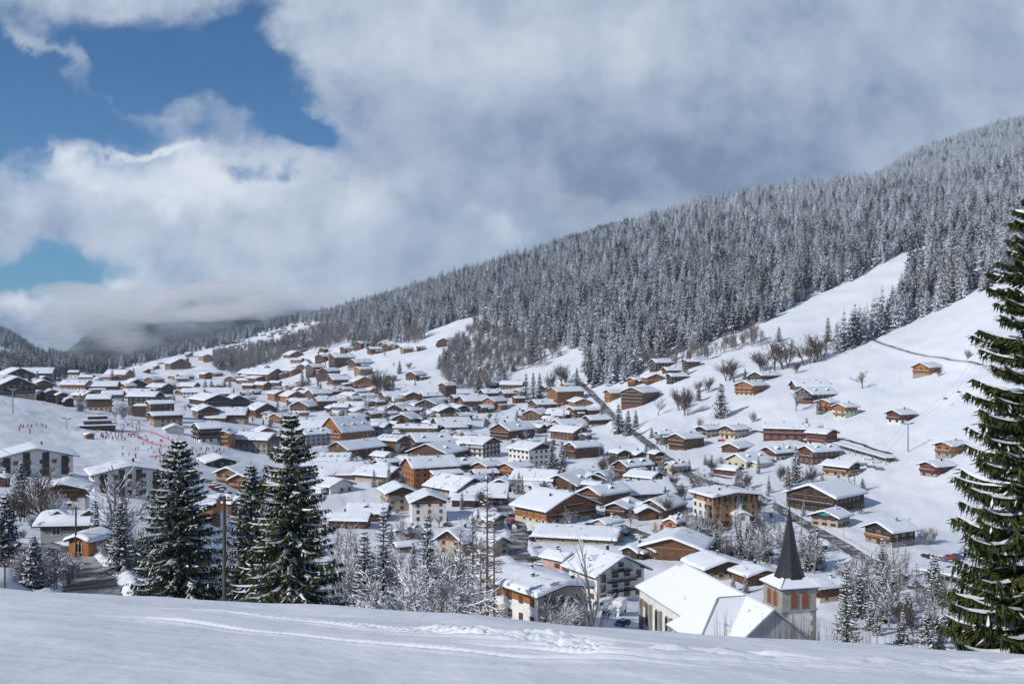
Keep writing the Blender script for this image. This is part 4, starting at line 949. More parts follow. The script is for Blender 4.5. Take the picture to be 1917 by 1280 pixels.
# ---- lift station, shelters, carports
def flat_hall(px, by, wpx, levels, label, cat, name, yaw=0, depth=12, posts=True):
    p = at(px, by); sc = p.y/F; az = math.atan2(p.x, p.y); wd = wpx*sc
    r = empty(name, (p.x+math.sin(az)*depth/2, p.y+math.cos(az)*depth/2, p.z), math.radians(yaw)-az, label=label, cat=cat); z = 0
    for k, (h_, inset, mt) in enumerate(levels):
        b_ = MB(); b_.box(-wd/2+inset, wd/2-inset, -depth/2+inset, depth/2-inset, z-(3 if k == 0 else 0), z+h_); b_.obj('wall', [MAT[mt]], r)
        b_ = MB(); b_.box(-wd/2+inset-1.2, wd/2-inset+1.2, -depth/2+inset-1.5, depth/2-inset+1, z+h_, z+h_+0.3); rf = b_.obj('roof', [MAT['roof_dark']], r)
        me = snow_blanket(-wd/2+inset-1.2, wd/2-inset+1.2, -depth/2+inset-1.5, depth/2-inset+1, lambda x, zz=z+h_+0.3: zz, 0.5, k+len(HOUSES), 8, 6); link('snow_layer', me, rf)
        nw_ = int(wd/3)
        for i in range(nw_):
            q = link('window', WIN['wide'], r); q.location = (-wd/2+inset+ (wd-2*inset)*(i+0.5)/nw_, -depth/2+inset-0.07, z+h_*0.3); q.scale = (0.8, 1, h_*0.35)
        z += h_+0.3
    return r
flat_hall(183, 806, 62, [(2.6, 0, 'wood_dark'), (2.4, 2.0, 'wall_grey'), (2.0, 4.5, 'wood_dark')], 'dark flat roofed lift station with stacked snow roofs beside the piste crowd', 'lift station', 'lift_station')
def carport(p0, p1, dep, label, n):
    a = at(*p0); c = at(*p1); v = Vector((c.x-a.x, c.y-a.y, 0)); Lc = v.length; r = empty('carport', ((a.x+c.x)/2, (a.y+c.y)/2, (a.z+c.z)/2), math.atan2(v.y, v.x), label=label, cat='carport')
    sl_ = (c.z-a.z)/Lc
    b_ = MB(); b_.poly([(-Lc/2, -dep/2, 2.6-sl_*Lc/2), (Lc/2, -dep/2, 2.6+sl_*Lc/2), (Lc/2, dep/2, 2.9+sl_*Lc/2), (-Lc/2, dep/2, 2.9-sl_*Lc/2)]); b_.poly([(-Lc/2, -dep/2, 2.3-sl_*Lc/2), (-Lc/2, dep/2, 2.6-sl_*Lc/2), (Lc/2, dep/2, 2.6+sl_*Lc/2), (Lc/2, -dep/2, 2.3+sl_*Lc/2)])
    b_.quad((-Lc/2, -dep/2, 2.3-sl_*Lc/2), (Lc/2, -dep/2, 2.3+sl_*Lc/2), (Lc/2, -dep/2, 2.6+sl_*Lc/2), (-Lc/2, -dep/2, 2.6-sl_*Lc/2)); rf = b_.obj('roof', [MAT['concrete']], r)
    me = snow_blanket(-Lc/2, Lc/2, -dep/2, dep/2, lambda x: 2.75+sl_*x, 0.45, int(p0[0]), 16, 5); link('snow_layer', me, rf)
    b_ = MB(); b_.box(-Lc/2, Lc/2, dep/2-0.3, dep/2, -3, 2.2); b_.obj('back_wall', [MAT['concrete']], r)
    for i in range(n+1):
        b_ = MB(); x_ = -Lc/2+Lc*i/n; b_.box(x_-0.15, x_+0.15, -dep/2+0.1, -dep/2+0.4, -3+sl_*x_, 2.4+sl_*x_); b_.obj('post', [MAT['concrete']], r)
    return r
carport((1568, 838), (1668, 868), 6, 'long sloping carport with snow roof below the dark red apartments', 9)
carport((1725, 1080), (1822, 1098), 6, 'low carport with snow roof by the avenue, left of the near spruce', 8)

# ---- filler houses of the dense town, kept clear of the ones above and off the roads
FILL = [([(330,700),(560,690),(700,735),(900,760),(1090,790),(1100,830),(900,840),(620,800),(440,770),(200,735),(190,725)], 22, 38, 120, 25, 3),
        ([(560,830),(820,870),(1000,900),(1130,900),(1180,880),(1100,930),(1000,960),(700,890),(560,870)], 44, 62, 18, 34, 6),
        ([(1060,960),(1250,1000),(1290,1060),(1180,1060),(1010,1060)], 52, 66, 5, 40, 7),
        ([(385,658),(440,651),(520,635),(585,609),(600,601),(560,607),(500,623),(430,646),(385,655)], 10, 16, 30, 6, 1),
        ([(200,688),(330,668),(360,660),(300,695),(240,712)], 9, 14, 7, 10, 1)]
def inpoly(x, y, poly):
    r = False; j = len(poly)-1
    for i in range(len(poly)):
        xi_, yi_ = poly[i]; xj, yj = poly[j]
        if (yi_ > y) != (yj > y) and x < (xj-xi_)*(y-yi_)/(yj-yi_)+xi_: r = not r
        j = i
    return r
def road_clear(x, y, m_):
    for k, (path, hw) in road_paths.items():
        for q in path[::4]:
            if (q[0]-x)**2+(q[1]-y)**2 < (hw+m_)**2: return False
    return True
fr_ = random.Random(4)
for poly, wa, wb, cnt, sep_, _h in FILL:
    xs = [p[0] for p in poly]; ys = [p[1] for p in poly]; made = 0; tries = 0
    while made < cnt and tries < 4000:
        tries += 1; x = fr_.uniform(min(xs), max(xs)); y = fr_.uniform(min(ys), max(ys))
        if not inpoly(x, y, poly): continue
        wq = fr_.uniform(wa, wb); p = at(x, y); rad = wq*p.y/F*0.5
        if p.y > 4400: continue
        if not road_clear(p.x, p.y, rad+1): continue
        if any((h['c'].x-p.x)**2+(h['c'].y-rad-p.y)**2 < ((h['r']+rad)*0.52)**2 for h in HOUSES): continue
        up_ = fr_.choice(['brown', 'brown', 'orange', 'dark', 'orange', 'dark', 'grey', 'white', 'cream', 'beige']); pl_ = up_ in PL
        house(x, y, wq, wq*fr_.uniform(0.20, 0.34), fr_.choice([-1, -1, 1])*fr_.uniform(15, 75), up_, fr_.choice(['white', 'beige', 'dark', 'brown', 'stone']), fr_.choice([0.3, 0.4, 0.5]), 1 if wq > 14 else 0, pitch=fr_.uniform(21, 28), ratio=fr_.uniform(1.2, 1.7), annex=fr_.random() < 0.4, snow=fr_.uniform(0.4, 0.8), chim=1 if wq > 20 else 0, name='house' if pl_ else 'chalet', cat='house' if pl_ else 'chalet', kind='house' if pl_ else 'chalet')
        made += 1

# ---- roads
def ribbon(name, path, zz, hw, m_, lift, kind='structure', label=None, jitter=0.0):
    V = []; Fc = []; n = len(path); rr = random.Random(len(path))
    for i, (x, y) in enumerate(path):
        x0, y0 = path[max(i-1, 0)]; x1, y1 = path[min(i+1, n-1)]; d = Vector((x1-x0, y1-y0, 0)).normalized(); nn = Vector((-d.y, d.x, 0))
        w1, w2 = hw+rr.uniform(-jitter, jitter), hw+rr.uniform(-jitter, jitter)
        for w_ in (-w1, -w1*0.4, w2*0.4, w2): V.append((x+nn.x*w_, y+nn.y*w_, zz[i]+lift))
    for i in range(n-1):
        for j in range(3): k = i*4+j; Fc.append((k, k+1, k+5, k+4))
    me = bpy.data.meshes.new(name); me.from_pydata(V, [], Fc); me.materials.append(m_); me.update()
    o = link(name, me); tag(o, label, kind=kind); return o
for k, (path, hw) in road_paths.items():
    ribbon('lane' if k == 'lane' else 'street' if k == 'street' else 'road', path, road_z[k], hw, MAT['asphalt'], 0.02, label={'road': 'wet asphalt road curving through the village', 'street': 'cleared street between the old houses', 'avenue': 'cleared avenue past the timber hotel', 'lane': 'curved lane between ploughed snow banks', 'farm_track': 'thin dark track across the upper snow slope', 'hillside_road': 'short hillside road between chalets'}[k], jitter=0.25)
mat('dead_grass', (0.10, 0.085, 0.045), 0.95, (0.05, 0.045, 0.028), 0.5, coord='World', bump=0.5, bscale=3)
for pts, hw in (([(1412,806),(1450,812),(1495,822),(1530,832)], 2.4), ([(1566,822),(1610,831),(1670,851)], 1.3), ([(1325,888),(1350,893),(1370,896)], 1.5)):
    pa_ = smooth_path(pts); zz_ = [gz(x, y) for x, y in pa_]; ribbon('grass_bank', pa_, zz_, hw, MAT['dead_grass'], 0.25, label='strip of bare brown grass on a steep bank', jitter=0.5)

# ------------------------------------------------------------------ trees
def spruce(seed, Ht, R, whorls, per, seg, twigs, hang, snowp, tw=0.16, bare=0.06, full=0.85, droop=0.38, irregular=0.15, tsnow=0.3):
    """crown, snow and trunk builders of a spruce of height Ht and base radius R"""
    rr = random.Random(seed); cr, sn, tk = MB(), MB(), MB()
    pr = Ht*0.0145; pts = 6
    for i in range(pts): tk.tube((0, 0, Ht*i/pts-(1 if i == 0 else 0)), (0, 0, Ht*(i+1)/pts), pr*(1-i/pts)+0.02, pr*(1-(i+1)/pts)+0.02, 7 if twigs > 3 else 4, caps=False)
    for i in range(whorls):
        t = bare+(0.985-bare)*(i+rr.uniform(-0.3, 0.3))/whorls; t = min(max(t, bare), 0.985)
        k = max(3, int(per*(1-0.45*t)+0.5)); a0 = rr.uniform(0, 6.28)
        for j in range(k):
            a = a0+6.283*j/k+rr.uniform(-0.35, 0.35); L = R*((1-t)**full)*rr.uniform(1-irregular*1.6, 1+irregular)+0.012*Ht*0.5
            if rr.random() < 0.05: L *= 0.5
            ca, sa = math.cos(a), math.sin(a); h0 = t*Ht
            dr = droop*(1-t*0.85)*rr.uniform(0.75, 1.25); lift = 0.20*(1-t)+0.10
            sp_ = []
            for q in range(seg+1):
                s_ = q/seg; z = h0+L*((0.22*t+0.05)*s_-dr*s_**1.2*1.15+lift*s_**3.5)
                bend = 0.06*L*math.sin(3*s_+seed+j)*s_
                sp_.append(Vector((ca*L*s_-sa*bend, sa*L*s_+ca*bend, z)))
            side = Vector((-sa, ca, 0)); w0 = tw*(0.8 if twigs else 1)
            if twigs:
                for q in range(seg):
                    a_, b__ = sp_[q], sp_[q+1]; w1 = w0*0.30*(1-q/seg)+0.03
                    cr.quad(tuple(a_-side*w1), tuple(b__-side*w1*0.7), tuple(b__+side*w1*0.7), tuple(a_+side*w1))
            snowy = rr.random() < snowp
            def along(s_):
                f = s_*seg; q = min(int(f), seg-1); return sp_[q].lerp(sp_[q+1], f-q)
            if snowy:                                   # snow lying along the branch, ridge shaped
                s0 = rr.uniform(0.12, 0.35); s1 = rr.uniform(0.85, 1.0)
                m_ = max(2, seg); pv = None
                for q in range(m_+1):
                    s_ = s0+(s1-s0)*q/m_; p = along(s_); ww = (tw*1.25*(1-0.35*s_)+0.03)*rr.uniform(0.6, 1.25)*(1.0 if q not in (0, m_) else 0.3); hz_ = ww*0.55+0.03
                    cur = (p-side*ww+Vector((0, 0, 0.02)), p+Vector((0, 0, hz_)), p+side*ww+Vector((0, 0, 0.02)))
                    if pv and rr.random() < 0.9:
                        sn.quad(tuple(pv[0]), tuple(cur[0]), tuple(cur[1]), tuple(pv[1])); sn.quad(tuple(pv[1]), tuple(cur[1]), tuple(cur[2]), tuple(pv[2]))
                    pv = cur
            if twigs:
                for q in range(twigs):
                    s_ = 0.10+0.9*(q+rr.random())/twigs; p = along(s_)
                    l = (L*0.34*(1-0.72*s_)+0.10*tw/0.16+0.06)*rr.uniform(0.6, 1.25)
                    for sg in (-1, 1):
                        d = (Vector((ca, sa, 0))*rr.uniform(0.5, 0.95)+side*sg*rr.uniform(0.6, 1.0)); d.z = -rr.uniform(0.15, 0.75); d.normalize(); e_ = p+d*l
                        n_ = d.cross(Vector((0, 0, 1))).normalized()*(tw*0.5*rr.uniform(0.7, 1.2)); dn = Vector((0, 0, -tw*rr.uniform(0.3, 0.9)))
                        mid = p.lerp(e_, 0.55)
                        cr.tri(tuple(p), tuple(mid+n_+dn*0.4), tuple(e_)); cr.tri(tuple(p), tuple(e_), tuple(mid-n_+dn*0.4))
                        if rr.random() < snowp*tsnow:
                            u = Vector((0, 0, 0.03)); m2 = p.lerp(e_, rr.uniform(0.45, 0.8)); wn_ = n_*rr.uniform(0.55, 0.9)
                            sn.quad(tuple(p.lerp(e_, 0.1)+u), tuple(m2-wn_+u), tuple(p.lerp(e_, 0.92)+u), tuple(m2+wn_+u))
                for q in range(hang):
                    s_ = 0.12+0.86*rr.random(); p = along(s_)+side*rr.uniform(-0.12, 0.12)*L*0.5*(1-s_); l = rr.uniform(0.35, 1.1)*(0.35+0.65*(1-t))*tw*5.5
                    o_ = Vector((rr.uniform(-1, 1), rr.uniform(-1, 1), 0)); o_ = o_.normalized()*tw*0.42 if o_.length > 0 else side*0.1
                    dd = Vector((ca*0.22*l, sa*0.22*l, -l)); cr.tri(tuple(p-o_), tuple(p+o_), tuple(p+dd))
            else:                                        # far tree: a folded blade per branch
                tip = sp_[-1]; m2 = along(0.55); w2 = side*(L*0.34+0.05); dn = Vector((0, 0, -L*0.22-0.02))
                cr.quad(tuple(sp_[0]), tuple(m2-w2+dn), tuple(tip), tuple(m2+dn*0.3)); cr.quad(tuple(sp_[0]), tuple(m2+dn*0.3), tuple(tip), tuple(m2+w2+dn))
                if rr.random() < 0.7: cr.tri(tuple(m2-w2*0.8), tuple(m2+w2*0.8), tuple(m2+dn*2.4+Vector((ca, sa, 0))*L*0.1))
                if snowy:
                    u = Vector((0, 0, 0.10)); f1 = rr.uniform(0.45, 0.85); m3 = along(0.5)
                    sn.quad(tuple(along(0.15)+u), tuple(m3-w2*f1*0.9+dn*0.55+u), tuple(along(0.97)+u*0.6), tuple(m3+dn*0.05+u)); sn.quad(tuple(along(0.15)+u), tuple(m3+dn*0.05+u), tuple(along(0.97)+u*0.6), tuple(m3+w2*f1*0.9+dn*0.55+u))
    return cr, sn, tk
def spruce_meshes(*a, needle='needles', **k):
    cr, sn, tk = spruce(*a, **k)
    return cr.mesh('crown', MAT[needle]), sn.mesh('snow_layer', MAT['branch_snow']), tk.mesh('trunk', MAT['bark'])
def plant_spruce(ms, loc, s=1.0, rz=0.0, wide=1.0, name='spruce', **kw):
    r = empty(name, loc, rz, **kw); r.scale = (s*wide, s*wide, s)
    c = link('crown', ms[0], r); link('snow_layer', ms[1], c); link('trunk', ms[2], r); return r

# near spruces, each grown for its own place
def near_spruce(px, D, top, wpx, label, seed, needle='needles', snowp=0.75, whorls=46, per=8, twigs=9, hang=9, tw=0.15, droop=0.38, full=0.78, tsnow=0.3, dz=0.0, irregular=0.15, base=None):
    p = on(px, D) if base is None else at(px, base); zt = (HZ-top)/F*p.y; p.z -= 0.3; Ht = zt-p.z; R = wpx*0.5*p.y/F
    ms = spruce_meshes(seed, Ht, R, whorls, per, 6, twigs, hang, snowp, needle=needle, tw=tw, droop=droop, full=full, irregular=irregular, tsnow=tsnow)
    o = plant_spruce(ms, p, label=label, cat='spruce tree'); return o
near_spruce(545, 95, 760, 255, 'tallest green spruce with snow lined branches, left of the centre at the slope edge', 1, 'needles_near', whorls=40, per=12, twigs=18, hang=44, snowp=0.72, tw=0.19, full=0.8, droop=0.48, tsnow=0.3, irregular=0.22)
near_spruce(335, 103, 815, 235, 'broad dark spruce with drooping snowy branches, left of the pole and tallest spruce', 2, whorls=36, per=11, twigs=16, hang=34, snowp=0.7, droop=0.5, tw=0.19, full=0.75, tsnow=0.25)
near_spruce(1948, 44, 345, 350, 'huge near spruce with thick hanging green twigs cut off by the right edge', 3, 'needles_near', whorls=34, per=13, twigs=22, hang=110, tw=0.15, snowp=0.8, full=0.54, droop=0.30, irregular=0.2, tsnow=0.08)
near_spruce(470, 112, 862, 175, 'slim spruce standing half hidden behind the tallest spruce', 4, snowp=0.7, hang=18, twigs=12, tw=0.19)
near_spruce(225, 150, 935, 74, 'small snowy spruce between the utility pole and the broad dark spruce', 5, 'needles_cold', whorls=30, twigs=6, hang=5, snowp=0.95, base=1068)
near_spruce(718, 185, 942, 84, 'snowy spruce in front of the beige and white houses', 6, 'needles_cold', whorls=36, twigs=7, hang=6, snowp=0.9, tw=0.2)
near_spruce(682, 140, 988, 106, 'grey frosted spruce right of the tallest spruce, at the slope edge', 7, 'needles_cold', whorls=36, twigs=8, hang=6, snowp=0.95, tw=0.18)
near_spruce(800, 180, 958, 90, 'dark spruce with snowy tips behind the bare leaning branches', 8, 'needles', whorls=36, twigs=7, hang=7, snowp=0.8, tw=0.2)
near_spruce(1585, 212, 1058, 66, 'slim green spruce between the church tower and the avenue', 9, 'needles', whorls=28, twigs=6, hang=5, snowp=0.85, tw=0.22)
near_spruce(38, 215, 862, 60, 'frosted spruce before the white block at the left edge', 10, 'needles_cold', whorls=24, twigs=5, hang=3, snowp=1.0, tw=0.28)
near_spruce(8, 120, 925, 90, 'blue shaded snowy spruce at the left edge above the lane', 11, 'needles_cold', whorls=28, twigs=6, hang=5, snowp=1.0, tw=0.22)
near_spruce(62, 110, 1000, 60, 'small frosted spruce beside the dark house at the left edge', 12, 'needles_cold', whorls=24, twigs=6, hang=4, snowp=1.0, tw=0.2)

# middle distance spruces
MID = [spruce_meshes(20+i, 18, 3.2*f, 22, 7, 4, 4, 2, sp_, tw=0.42, needle=nd, irregular=0.22) for i, (f, sp_, nd) in enumerate(((1.0, 0.75, 'needles_cold'), (0.85, 0.9, 'needles_cold'), (1.15, 0.55, 'needles_cold')))]
mid_list = [(1350,782,68,36,2),(1490,902,70,34,0),(1033,888,66,34,0),(1052,890,70,34,1),(1158,812,58,34,0),(1176,815,50,30,1),(566,724,34,14,2),(577,722,32,13,2),(985,748,52,18,2),(998,750,56,18,2),(1010,746,50,18,2),
 (722,796,38,26,0),(795,796,36,28,1),(945,718,28,15,2),(896,735,46,26,0),(384,738,28,18,2),(396,738,28,16,2),(420,730,22,12,2),(430,730,22,12,2),(50,735,38,28,1),(70,722,30,20,0),(150,770,36,30,1),(905,660,20,10,2),(823,690,28,15,2),
 (1080,724,38,20,0),(1127,790,44,24,1),(1283,702,30,16,2),(1308,750,30,20,1),(1458,640,30,16,2),(1550,640,48,20,2),(1566,645,42,18,1),(1395,710,22,16,1),(1510,808,28,22,1),(1535,775,30,24,0),(1570,905,24,22,1),(1615,920,28,22,0),(1475,912,44,26,1),(1410,950,44,26,1),
 (1655,1165,72,48,1),(1700,1175,74,50,0),(1735,1205,78,62,1),(1760,1215,60,48,0),(1690,1205,66,50,1),(1630,1180,60,40,1),(1396,1110,36,24,1),(1372,1106,30,20,0),(1385,1040,56,30,1),(1405,1045,50,28,0),(1340,1035,48,34,0),(1360,1050,46,28,1),(1435,1050,50,30,0),(1480,1040,50,30,1),(1505,1040,46,26,0),
 (1245,935,28,20,1),(1298,925,26,20,0),(1312,945,30,22,1),(1330,930,28,24,0),(735,730,26,16,1),(600,735,20,12,2),(655,760,18,12,1),(748,700,26,22,1),(1190,800,34,20,1),(1008,780,26,12,1),(968,785,20,10,2),(908,800,20,12,1),(1010,1000,30,20,1),(880,930,28,16,1),(905,920,26,16,1),
 (1088,830,28,22,0),(1125,850,24,14,1),(1220,820,22,16,0),(480,770,24,14,2),(505,800,22,14,1),(250,705,18,9,2),(210,712,22,12,2),(1320,870,20,22,1),(1290,880,22,22,0),(1340,1160,20,14,1),(1240,1000,26,18,1),(1325,985,40,30,1),(1300,1010,34,24,0),(1590,1180,40,28,1),(165,700,30,16,2),(110,712,26,20,2),(120,716,24,18,2),(100,722,26,22,1)]
tr_ = random.Random(8)
TREES = []
for i, (x, by, hpx, wpx, v) in enumerate(mid_list):
    p = at(x, by); sc = p.y/F; Ht = hpx*sc; s_ = Ht/18; wide = max(0.6, min(1.7, (wpx*sc*0.5)/(3.2*s_)))
    o = plant_spruce(MID[v], p-Vector((0, 0, 0.4)), s_, tr_.uniform(0, 6.28), wide, cat='spruce tree'); TREES.append((o, x, by-hpx*0.5, hpx, 'snow dusted spruce' if v < 2 else 'dark green spruce'))

# broadleaved trees, bare in winter
def bare_tree(seed, Ht, spread, levels, nb, r0, multi=1, frost=0.0, weep=0.0, thin=0.7, minr=0.0):
    rr = random.Random(seed); mb = MB(); sn = MB()
    def grow(p, d, L, r, lv):
        n = 3 if lv > 0 else 2; q = p; dd = d.copy()
        for i in range(n):
            dd = (dd+Vector((rr.uniform(-1, 1), rr.uniform(-1, 1), rr.uniform(-0.6, 0.8)-weep))*0.13).normalized(); nx = q+dd*(L/n); rn = r*(1-0.22*(i+1)/n*1.3)
            mb.tube(q, nx, max(r*(1-0.28*i/n), minr), max(rn, minr*0.8), 5 if lv >= levels-1 else 3, caps=False)
            if frost and lv <= levels-1 and rr.random() < frost and abs(dd.z) < 0.93:
                sd = dd.cross(Vector((0, 0, 1))).normalized()*max(r*1.1, minr*1.2); u = Vector((0, 0, max(r*1.5, minr*2))); sn.quad(tuple(q+sd), tuple(nx+sd), tuple(nx+u), tuple(q+u)); sn.quad(tuple(q+u), tuple(nx+u), tuple(nx-sd), tuple(q-sd))
            if lv > 0 and (i > 0 or lv < levels):
                for b_ in range(nb):
                    ang = rr.uniform(0, 6.28); ax = dd.orthogonal().normalized(); ax.rotate(Matrix.Rotation(ang, 3, dd)); sp = rr.uniform(0.45, 0.95)*spread
                    nd = (dd+ax*sp+Vector((0, 0, 0.18-weep))).normalized(); grow(q.lerp(nx, rr.random()), nd, L*rr.uniform(0.45, 0.72), r*0.45, lv-1)
            q = nx; r_ = rn
        if lv > 0: grow(q, dd, L*0.65, r*0.6, lv-1)
    for m_ in range(multi):
        a = 6.28*m_/max(multi, 1); off = Vector((math.cos(a), math.sin(a), 0))*(0.0 if multi == 1 else Ht*0.06)
        grow(off-Vector((0, 0, 0.5)), (Vector((0, 0, 1))+off*(0.9/Ht)).normalized(), Ht*0.42, r0, levels)
    zmax = max(v[2] for v in mb.v); k = Ht/zmax
    mb.v = [(x*k, y*k, z*k) for x, y, z in mb.v]; sn.v = [(x*k, y*k, z*k) for x, y, z in sn.v]
    return mb, sn
mat('twig_brown', (0.085, 0.062, 0.05), 0.9, (0.13, 0.105, 0.09), 0.6, objvar=0.3)
mat('twig_frost', (0.17, 0.15, 0.145), 0.9, (0.26, 0.25, 0.255), 1.0)
mat('larch', (0.20, 0.15, 0.115), 0.9, (0.12, 0.09, 0.07), 0.8)
def bare_meshes(seed, *a, m_='twig_brown', **k):
    mb, sn = bare_tree(seed, *a, **k); return mb.mesh('branches', MAT[m_]), (sn.mesh('snow_layer', MAT['branch_snow']) if sn.v else None)
BARE = [bare_meshes(40, 14, 1.0, 3, 2, 0.22, minr=0.035), bare_meshes(41, 14, 0.9, 3, 2, 0.16, multi=4, minr=0.035), bare_meshes(42, 14, 1.2, 3, 2, 0.25, frost=0.5, m_='twig_frost', minr=0.035),
        bare_meshes(43, 10, 1.3, 3, 2, 0.14, multi=5, frost=0.55, m_='twig_frost', minr=0.03)]
def larch_mesh(seed, Ht, R, n):
    rr = random.Random(seed); mb = MB(); sn = MB()
    for i in range(6): mb.tube((0, 0, Ht*i/6-(1 if i == 0 else 0)), (0, 0, Ht*(i+1)/6), Ht*0.011*(1-i/6)+0.03, Ht*0.011*(1-(i+1)/6)+0.03, 6, caps=False)
    for i in range(n):
        t = rr.uniform(0.12, 0.98); a = rr.uniform(0, 6.28); L = R*(1-t)**0.7*rr.uniform(0.6, 1.1)+0.25; q = Vector((0, 0, t*Ht)); d = Vector((math.cos(a), math.sin(a), rr.uniform(-0.15, 0.25)))
        for s_ in range(3):
            nx = q+d*(L/3); mb.tube(q, nx, 0.055*(1-s_*0.25), 0.045*(1-s_*0.25), 3, caps=False)
            if rr.random() < 0.5: sd = Vector((-d.y, d.x, 0)).normalized()*0.07; sn.quad(tuple(q+sd), tuple(nx+sd), tuple(nx+Vector((0, 0, .1))), tuple(q+Vector((0, 0, .1))))
            for _ in range(3):
                e_ = nx+Vector((rr.uniform(-1, 1), rr.uniform(-1, 1), rr.uniform(-0.6, 0.4)))*L*0.25; mb.tube(nx, e_, 0.03, 0.015, 3, caps=False)
            q = nx; d = d+Vector((rr.uniform(-.2, .2), rr.uniform(-.2, .2), 0.12))
    return mb.mesh('branches', MAT['larch']), sn.mesh('snow_layer', MAT['branch_snow'])
LARCH = [larch_mesh(60, 18, 3.2, 90), larch_mesh(61, 18, 2.6, 80)]
def plant_bare(ms, loc, s, rz, wide=1.0, name='bare_tree', **kw):
    r = link(name, ms[0]); r.location = loc; r.rotation_euler = (0, 0, rz); r.scale = (s*wide, s*wide, s); tag(r, **kw)
    if ms[1]: link('snow_layer', ms[1], r)
    return r
bare_list = [(1450,694,62,0,0),(1428,698,44,1,0),(1470,690,60,1,0),(1375,716,52,0,0),(1362,712,42,1,0),(1505,684,50,0,0),(1520,680,44,1,0),(1536,672,52,1,0),(1615,727,38,0,0),(1285,778,58,1,0),(1272,768,46,1,0),(1232,778,38,0,0),(1325,735,34,1,0),(1812,672,20,3,0),
 (1306,736,26,1,0),(1030,733,40,1,0),(1055,722,44,1,0),(712,745,60,1,0),(700,730,44,0,0),(725,748,50,1,0),(685,770,34,2,0),(1490,700,26,1,0),(1310,800,20,3,0),(1410,790,22,3,0),(1310,948,80,2,0),(1415,965,46,3,0),(1180,985,36,2,0),(1230,1010,38,2,0),(1490,770,52,2,0),(1758,705,22,1,0),
 (145,770,34,2,0),(165,765,30,3,0),(215,790,40,2,0),(230,785,36,3,0),(300,720,16,1,0),(65,1095,86,3,0),(100,1100,80,3,0),(125,1098,70,3,0),(40,1085,60,3,0),(85,1000,120,2,0),(60,960,80,2,0),(105,1005,90,3,0),(130,1010,70,2,0),(262,935,54,2,0),(285,930,50,2,0),(248,1060,80,3,0),(265,1070,90,3,0),(640,1100,110,2,0),(655,1150,120,3,0),(630,1060,90,2,0),
 (735,1130,110,3,0),(845,1130,120,3,0),(1040,1180,80,3,0),(1075,1180,76,2,0),(1060,1185,60,3,0),(1640,1140,60,0,1),(1610,1090,40,2,0),(1560,1035,30,2,0),(1600,1120,50,1,1),(1660,1120,100,0,1),(1695,1085,70,1,1),(1715,1140,90,0,1),(1750,1160,76,1,1),(1780,1150,70,0,1),(1800,1190,80,1,1),(1765,1120,60,0,1),(1680,1040,40,1,1),(1640,1080,60,0,1),(1730,1020,36,3,0),(1745,1015,32,3,0),
 (1380,1000,60,0,1),(1320,1020,60,1,1),(1350,1000,56,0,1),(1430,1010,70,1,1),(1450,1000,72,0,1),(1415,1020,64,1,1),(1475,990,60,0,1),(1500,1000,50,1,1),(1520,1060,40,2,0),(855,790,26,2,0),(930,800,26,2,0),(760,880,26,2,0),(1385,900,24,3,0),(1350,880,26,3,0),(660,880,34,2,0),(672,885,30,2,0),(745,930,36,2,0),(1140,900,24,3,0),(960,920,36,2,0)]
for x, by, hpx, v, lz in bare_list:
    p = at(x, by); sc = p.y/F; base = 18 if lz else (10 if v == 3 else 14); s_ = hpx*sc/base
    ms = LARCH[v % 2] if lz else BARE[v]
    o = plant_bare(ms, p-Vector((0, 0, 0.2)), s_, tr_.uniform(0, 6.28), 1.0 if lz else (1.7 if (hpx >= 38 and by < 730 and v < 2) else 1.1), name='larch' if lz else 'bare_tree' if v != 3 else 'bush', cat='larch tree' if lz else 'bare tree' if v != 3 else 'bush')
    TREES.append((o, x, by-hpx*0.5, hpx, 'leafless larch' if lz else ('bare winter tree' if v < 2 else 'frosted bare tree' if v == 2 else 'frosted bare bush')))
# tall thin larches and the leaning frosted branches in front of the village centre
for x, D, top, seed in ((912, 120, 880, 71), (885, 128, 955, 72), (925, 140, 960, 73), (862, 132, 985, 74), (900, 112, 1010, 75)):
    p = on(x, D); Ht = (HZ-top)/F*D-p.z; ms = larch_mesh(seed, Ht, 3.0, 150); o = plant_bare(ms, p-Vector((0, 0, 0.3)), 1.0, 0, name='larch', cat='larch tree')
    TREES.append((o, x, (top+1160)/2, 1160-top, 'tall thin bare larch'))
for x, D, top, seed, sprd, lb in ((760, 82, 1040, 81, 1.5, 'frosted bare tree with long white branches leaning over the slope edge'), (815, 95, 1025, 82, 1.3, 'frosted bare tree tangled in front of the dark spruce'), (1108, 150, 1000, 83, 0.5, 'slender bare tree standing before the grey gable of the white apartment house'), (600, 100, 1075, 84, 1.4, 'frosted bare shrub between the tallest spruce and the grey frosted one'), (1045, 172, 1105, 85, 1.2, 'snow laden shrub tree before the grey gable')):
    p = on(x, D); Ht = (HZ-top)/F*D-p.z; ms = bare_meshes(seed, Ht, sprd, 3 if seed in (83, 85) else 4, 2, Ht*0.014, frost=0.75, m_='twig_frost', minr=0.022, multi=2 if sprd > 1 else 1, weep=0.05)
    plant_bare(ms, p-Vector((0, 0, 0.3)), 1.0, 0, name='bare_tree', label=lb, cat='bare tree')
